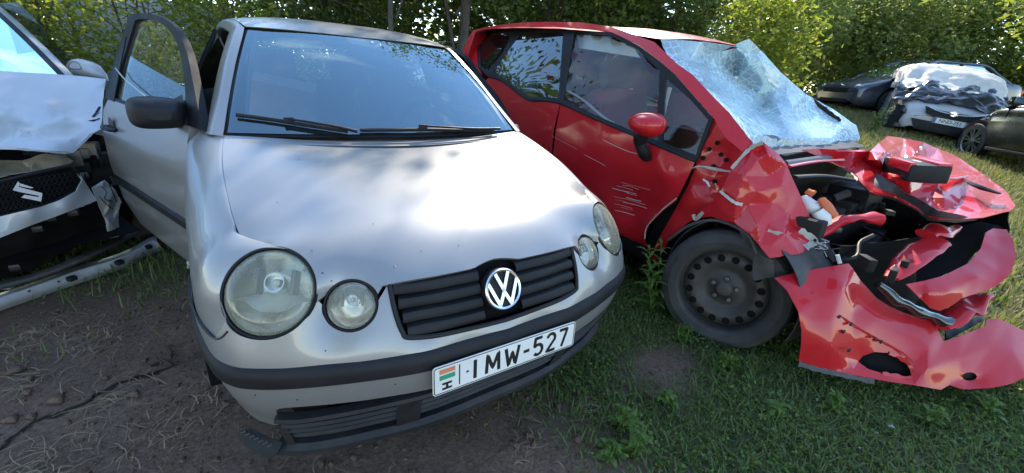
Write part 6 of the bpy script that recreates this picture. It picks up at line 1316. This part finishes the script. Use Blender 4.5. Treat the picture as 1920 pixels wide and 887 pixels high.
# hedge along the back, left to right
PL = plant
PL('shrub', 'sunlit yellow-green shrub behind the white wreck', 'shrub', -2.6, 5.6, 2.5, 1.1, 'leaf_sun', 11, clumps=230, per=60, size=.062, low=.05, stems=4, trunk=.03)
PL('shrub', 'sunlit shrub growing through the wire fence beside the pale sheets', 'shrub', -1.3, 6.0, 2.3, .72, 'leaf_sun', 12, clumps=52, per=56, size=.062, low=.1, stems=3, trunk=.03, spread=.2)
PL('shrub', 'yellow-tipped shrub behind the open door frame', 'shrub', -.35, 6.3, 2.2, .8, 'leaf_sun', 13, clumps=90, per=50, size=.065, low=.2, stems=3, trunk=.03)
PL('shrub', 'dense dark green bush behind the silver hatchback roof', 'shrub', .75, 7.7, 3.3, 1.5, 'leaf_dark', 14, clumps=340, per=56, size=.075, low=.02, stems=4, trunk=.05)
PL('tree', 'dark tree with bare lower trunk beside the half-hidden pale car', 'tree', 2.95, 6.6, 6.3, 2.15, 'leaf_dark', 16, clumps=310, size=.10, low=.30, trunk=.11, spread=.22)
PL('tree', 'slender bare-stemmed tree added behind the silver hatchback roof to shade the white wreck', 'tree', 1.6, 5.7, 5.6, 1.45, 'leaf_dark', 31, clumps=170, size=.10, low=.54, trunk=.05, spread=.22)  # added tree; its crown above the view casts shade on the white wreck
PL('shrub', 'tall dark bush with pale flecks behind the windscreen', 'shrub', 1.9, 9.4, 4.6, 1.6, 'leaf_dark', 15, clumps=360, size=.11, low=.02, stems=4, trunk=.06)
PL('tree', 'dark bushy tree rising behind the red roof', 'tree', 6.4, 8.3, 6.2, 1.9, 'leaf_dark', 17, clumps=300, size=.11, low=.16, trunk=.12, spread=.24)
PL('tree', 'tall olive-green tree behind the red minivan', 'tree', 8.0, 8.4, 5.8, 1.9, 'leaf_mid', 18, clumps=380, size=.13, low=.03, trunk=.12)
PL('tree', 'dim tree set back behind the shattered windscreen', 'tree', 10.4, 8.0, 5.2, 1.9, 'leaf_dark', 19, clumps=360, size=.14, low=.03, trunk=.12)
PL('shrub', 'bright leafy shrub standing between the red wreck and the slate saloon', 'shrub', 7.7, 3.65, 2.7, .75, 'leaf_sun', 20, clumps=150, size=.10, low=.05, stems=3, trunk=.03, spread=.17)
PL('tree', 'pale feathery tree behind the slate saloon', 'tree', 15.5, 7.5, 4.4, 2.6, 'leaf_pale', 21, clumps=420, per=60, size=.13, low=.03, trunk=.14, spread=.3)
PL('tree', 'soft pale-green tree above the slate saloon roof', 'tree', 18.5, 5.0, 4.0, 2.4, 'leaf_pale', 22, clumps=420, per=60, size=.14, low=.03, trunk=.14, spread=.28)
PL('tree', 'mid-green tree behind the tarpaulin-covered car', 'tree', 20.0, 2.4, 4.2, 2.4, 'leaf_mid', 23, clumps=420, per=60, size=.14, low=.03, trunk=.14, spread=.28)
PL('tree', 'leafy tree with bright sprays hanging over the covered car', 'tree', 12.4, .0, 4.4, 1.5, 'leaf_sun', 24, clumps=150, size=.10, low=.36, trunk=.10, spread=.2)
PL('tree', 'far pale tree closing the yard', 'tree', 24, 9, 4.4, 4.0, 'leaf_pale', 25, clumps=380, size=.3, low=.02, trunk=.2, spread=.45)
PL('tree', 'far olive tree closing the yard behind the tall trees', 'tree', 13, 14, 8.0, 4.5, 'leaf_mid', 26, clumps=420, size=.3, low=.02, trunk=.2, spread=.45)
PL('tree', 'far dark tree closing the yard behind the dark bushes', 'tree', 5, 14, 7.5, 4.5, 'leaf_dark', 27, clumps=420, size=.3, low=.02, trunk=.2, spread=.45)
PL('tree', 'far dark tree beyond the wire fence', 'tree', -4.5, 12, 6.0, 4.0, 'leaf_dark', 28, clumps=400, size=.28, low=.02, trunk=.2, spread=.45)
PL('tree', 'tree standing across the lane from the wrecks', 'tree', -7, -7, 7.0, 2.8, 'leaf_mid', 29, clumps=220, size=.16, low=.15, trunk=.16, spread=.32)
PL('tree', 'broad tree standing across the lane beside another', 'tree', -9.5, -1, 6.5, 2.8, 'leaf_mid', 30, clumps=220, size=.16, low=.15, trunk=.16, spread=.32)
# ---- fence and pale panel behind the shrubs
fc = thing('wire_fence', 'chain-link wire fence behind the sunlit shrubs', 'fence', (-2.2, 6.6, gz(-2, 6.6)))
zf = gz(-2, 6.6)
for x in (-4.2, -2.0, .2): MB().tube([(x, 6.6, zf - .1), (x, 6.6, zf + 1.75)], .025, 8).build('fence_post', M['steel'], fc)
m = MB(); k = .075
for i in range(-24, 84):
    for sg in (1, -1):
        x0 = -4.4 + i * k; h_ = 1.6; xa, xb = (x0, x0 + h_) if sg > 0 else (x0 + h_, x0)
        if max(xa, xb) < -4.4 or min(xa, xb) > .4: continue
        m.tube([(xa, 6.6, zf + .05), (xb, 6.6, zf + .05 + h_)], .0022, 3, cap=False)
o_ = m.build('wire_mesh', M['wire'], fc, False); o_['kind'] = 'stuff'
pn_ = thing('sheet_fence', 'weathered pale sheet fence standing behind the fence and shrubs', 'fence', (-1.3, 7.1, gz(-1.3, 7)))
for i in range(3): m = MB(); m.box((-1.95 + i * .66, 7.1, gz(-1.3, 7) + .85), (.325, .012, .85), None, .004); m.build('sheet', M['wall'], pn_)
# ---- grass
g = np.random.default_rng(3)
def blades(n, xr, yr, hgt, wid, mat, name, label, thr=.35, dens=None, lay=.5):
    P = np.c_[g.uniform(*xr, n), g.uniform(*yr, n)]; k = g.uniform(0, 1, n) < (grassiness(P) if dens is None else dens(P)); P = P[k]; n = len(P)
    z = gzv(P) + gnoise(P) - .003; a = g.uniform(0, 2 * np.pi, n); h = hgt * g.uniform(.45, 1.4, n); ln = g.uniform(.1, lay + .3, n) * h
    d = np.c_[np.cos(a), np.sin(a)]; s = np.c_[-d[:, 1], d[:, 0]] * (wid * g.uniform(.6, 1.4, n))[:, None]
    V = np.empty((n, 6, 3)); b = np.c_[P, z]
    mid = b + np.c_[d * (ln * .35)[:, None], h * .6]; top = b + np.c_[d * ln[:, None], h]
    sz = np.c_[s, np.zeros(n)]
    V[:, 0] = b - sz; V[:, 1] = b + sz; V[:, 2] = mid + sz * .8; V[:, 3] = mid - sz * .8; V[:, 4] = top + sz * .12; V[:, 5] = top - sz * .12
    q = np.arange(n)[:, None] * 6; Q = np.vstack([q + np.array([0, 1, 2, 3]), q + np.array([3, 2, 4, 5])])
    o = fastmesh(name, V.reshape(-1, 3), Q, M[mat]); tag(o, label, 'grass', None, 'stuff')
blades(75000, (-.1, 2.9), (-1.5, 1.6), .032, .0024, 'grass', 'grass', 'short green grass around the red wreck', lay=1.6)
blades(22000, (-2.8, -.75), (1.3, 5.5), .07, .003, 'grass', 'grass', 'thin green grass between the white wreck and the hatchback', lay=.9)
blades(45000, (2.9, 14), (-4, 6.5), .08, .007, 'grass', 'grass', 'lawn of grass behind the red wreck')
blades(75000, (2.9, 14), (-4, 6.5), .07, .006, 'grass_dry', 'dry_grass', 'dry grass behind the red wreck, also giving the lawn its sunlit yellow')  # dry blades, thickened to put sunlight into the lawn colour
blades(3000, (-2.2, -.7), (.6, 2.6), .016, .0017, 'straw', 'dry_grass', 'flattened straw on the bare soil beside the hatchback', dens=lambda P: np.clip(np.array([noise.noise(Vector((a * 2.4, b * 2.4, 1))) for a, b in P]) * 2.2 - .25, 0, 1), lay=4.)
blades(2200, (-1.6, 1.0), (-.6, 1.0), .012, .0012, 'straw', 'dry_grass', 'scattered straw on the soil before the hatchback', dens=lambda P: np.full(len(P), .25), lay=6.)
# ---- leafy weeds
def weed(x, y, h, n, seed, label, leafl=.07, wid=.3, stems=1, grp=None, mat='weed'):
    gg_ = np.random.default_rng(seed); z = gz(x, y); t = thing('weed_plant', label, 'weed', (x, y, z), 0, grp)
    for s in range(stems):
        a = gg_.uniform(0, 6.28); tip = np.array([x + math.cos(a) * h * gg_.uniform(.05, .35), y + math.sin(a) * h * gg_.uniform(.05, .35), z + h * gg_.uniform(.7, 1.05)]); b = np.array([x + gg_.normal(0, .02), y + gg_.normal(0, .02), z - .01])
        MB().tube([b, (b + tip) / 2 + gg_.normal(0, .01, 3), tip], [.004, .003, .0015], 6, sub=4).build('stem', M['weed'], t)
        for k in range(n):
            f = .12 + .88 * k / n; p = b * (1 - f) + tip * f; th = k * 2.4 + gg_.uniform(-.3, .3); L_ = leafl * gg_.uniform(.7, 1.2) * (1.1 - .5 * f)
            d = np.array([math.cos(th), math.sin(th), gg_.uniform(-.1, .7)]); d /= np.linalg.norm(d); sd_ = np.cross(d, (0, 0, 1.)); sd_ /= np.linalg.norm(sd_); up_ = np.cross(sd_, d)
            V = []
            for u, w_, c_ in ((0, .05, 0), (.3, .8, .05), (.6, 1, .04), (.85, .6, -.03), (1, .03, -.12)):
                q = p + d * L_ * u + up_ * L_ * c_ * 1.5; V += [q - sd_ * L_ * wid * w_ * .5 + up_ * .004 * w_, q, q + sd_ * L_ * wid * w_ * .5 + up_ * .004 * w_]
            obj('leaf', V, [(3 * i + j, 3 * i + j + 1, 3 * i + j + 4, 3 * i + j + 3) for i in range(4) for j in range(2)], M[mat], t)
p = at(1215, 600, 'z', .0)
wp = at(1222, 585, 'z', .02); weed(wp[0], wp[1], .46, 26, 1, 'tall narrow-leaved weed growing beside the red wreck front wheel', .12, .22, 2)
for k, (px, py, hh_, lab) in enumerate(((1165, 800, .14, 'bright clover-like weed at the edge of the bare soil'), (1190, 850, .15, 'low bright weed beside the clover-like weed'), (1140, 850, .08, 'small weed seedling on the soil edge near the clover'), (1360, 690, .10, 'grassy weed tuft before the red wreck wheel'), (1560, 770, .10, 'broad-leaved weed below the red bumper cover'), (1740, 790, .10, 'leafy weed under the torn red bumper corner'), (1280, 640, .12, 'leafy weed hugging the red wreck tyre'), (1450, 780, .08, 'small weed in the grass before the red bumper'), (1850, 770, .11, 'leafy weed under the split end of the red bumper'), (1250, 760, .07, 'small weed in the trodden grass patch'))):
    q = at(px, py, 'z', .0); weed(q[0], q[1], hh_, 8, 40 + k, lab, .045, .55, 5)
q = at(1652, 205, 't', 8.6); weed(q[0], q[1], .55, 26, 77, 'sunlit tall weed in the grass behind the red hood', .12, .3, 5)

# ---- clods and crumbs of soil, splinters of glass
def crumbs(n, xr, yr, size, mat, name, label, cat, dens, seed, flat=.7):
    g2 = np.random.default_rng(seed); P = np.c_[g2.uniform(*xr, n), g2.uniform(*yr, n)]; P = P[g2.uniform(0, 1, n) < dens(P)]; n = len(P)
    z = gzv(P) + gnoise(P) - size * .3; base = np.array([(0, 0, 1), (1, 0, 0), (-.5, .87, 0), (-.5, -.87, 0), (0, 0, -1.)]); s = size * g2.lognormal(0, .55, n)
    V = np.empty((n, 5, 3)); an = g2.uniform(0, 6.28, n); ca, sa = np.cos(an), np.sin(an)
    for k in range(5):
        b = base[k] * (1 + g2.uniform(-.35, .35, (n, 1))); V[:, k, 0] = P[:, 0] + s * (b[:, 0] * ca - b[:, 1] * sa); V[:, k, 1] = P[:, 1] + s * (b[:, 0] * sa + b[:, 1] * ca); V[:, k, 2] = z + s * flat * b[:, 2] + s * .3
    q = np.arange(n)[:, None] * 5; T = np.vstack([q + np.array(t) for t in ((0, 1, 2), (0, 2, 3), (0, 3, 1), (4, 2, 1), (4, 3, 2), (4, 1, 3))])
    o = fastmesh(name, V.reshape(-1, 3), T, mat); tag(o, label, cat, None, 'stuff')
bare = lambda P: np.clip(1.0 - grassiness(P) * 1.6, 0, 1)
crumbs(16000, (-2.4, 1.4), (-.9, 3.), .0045, mg, 'soil_crumbs', 'crumbs and clods of dry soil before the silver hatchback', 'soil', bare, 5)
crumbs(700, (-2.4, 1.4), (-.9, 2.4), .011, mg, 'soil_clods', 'larger clods of dry soil on the trodden ground', 'soil', bare, 6, .5)
crumbs(900, (1.2, 2.6), (-1.0, .2), .004, M['whiteplastic'], 'glass_splinters', 'pale splinters of glass in the grass below the red wreck', 'splinters', lambda P: np.full(len(P), .35), 7, .4)
g = np.random.default_rng(12)
blades(2400, (-2.3, -.55), (.3, 2.3), .013, .0016, 'straw', 'dry_grass', 'broken straw strewn over the soil beside the silver wing', dens=lambda P: np.clip(np.array([noise.noise(Vector((a * 3.1, b * 3.1, 4))) for a, b in P]) * 1.6 + .12, 0, 1), lay=5.)

def cover(n, xr, yr, size, mat, name, label, seed, hz_=.03):
    g2 = np.random.default_rng(seed); P = np.c_[g2.uniform(*xr, n), g2.uniform(*yr, n)]; P = P[g2.uniform(0, 1, n) < grassiness(P) * np.clip(.55 + .9 * np.array([noise.noise(Vector((a * 2.7, b * 2.7, 9))) for a, b in P]), 0, 1)]
    c = np.c_[P, gzv(P) + gnoise(P) + g2.uniform(.004, hz_, len(P))]; V, Q = leaves(c, size, 3, size * .55, g2, .4, .75)
    o = fastmesh(name, V, Q, M[mat]); tag(o, label, 'ground cover', None, 'stuff')
cover(30000, (-.1, 2.9), (-1.5, 1.6), .014, 'weed', 'clover_cover', 'low clover and small-leaved weeds in the grass by the red wreck', 21)
cover(7000, (-2.6, -.75), (1.4, 4.5), .016, 'grass', 'clover_cover', 'low small-leaved weeds between the white wreck and the hatchback', 22)

# ---- straw patches trodden flat
def straw(px, py, n, rad, seed):
    g2 = np.random.default_rng(seed); c = at(px, py, 'z', .0); P = c[:2] + g2.normal(0, rad, (n, 2)); a = g2.uniform(0, 6.28, n); Ls = g2.uniform(.03, .11, n); wd = g2.uniform(.0009, .0022, n)
    z = gzv(P) + gnoise(P); lift = g2.uniform(.002, .02, n); bend = g2.normal(0, .5, n); V = np.empty((n, 8, 3))
    for k in range(4):
        u = k / 3; an = a + bend * u; x = P[:, 0] + np.cos(an) * Ls * u; y = P[:, 1] + np.sin(an) * Ls * u; zz = z + lift * np.sin(np.pi * (u * .9 + .05)) + .002; w_ = wd * (1 - .6 * u)
        V[:, 2 * k] = np.c_[x - np.sin(an) * w_, y + np.cos(an) * w_, zz]; V[:, 2 * k + 1] = np.c_[x + np.sin(an) * w_, y - np.cos(an) * w_, zz + .0006]
    q = np.arange(n)[:, None] * 8; return V.reshape(-1, 3), np.vstack([q + np.array(t) for t in ((0, 1, 3, 2), (2, 3, 5, 4), (4, 5, 7, 6))])
VV, QQ, off = [], [], 0
for px, py, n_, rad, sd in ((90, 630, 900, .10, 1), (190, 640, 500, .09, 2), (60, 720, 300, .07, 3), (250, 740, 380, .10, 4), (100, 850, 500, .09, 5), (300, 830, 420, .10, 6), (400, 760, 220, .09, 7), (230, 600, 300, .10, 8), (1120, 760, 240, .07, 9), (1000, 830, 160, .10, 10), (1700, 860, 200, .06, 11), (620, 880, 160, .12, 12), (330, 560, 260, .12, 13)):
    v, q = straw(px, py, int(n_ * .13), rad * .8, sd); VV.append(v); QQ.append(q + off); off += len(v)
o_ = fastmesh('straw', np.vstack(VV), np.vstack(QQ), M['straw']); tag(o_, 'curled dry straw trodden flat into the soil', 'straw', None, 'stuff')
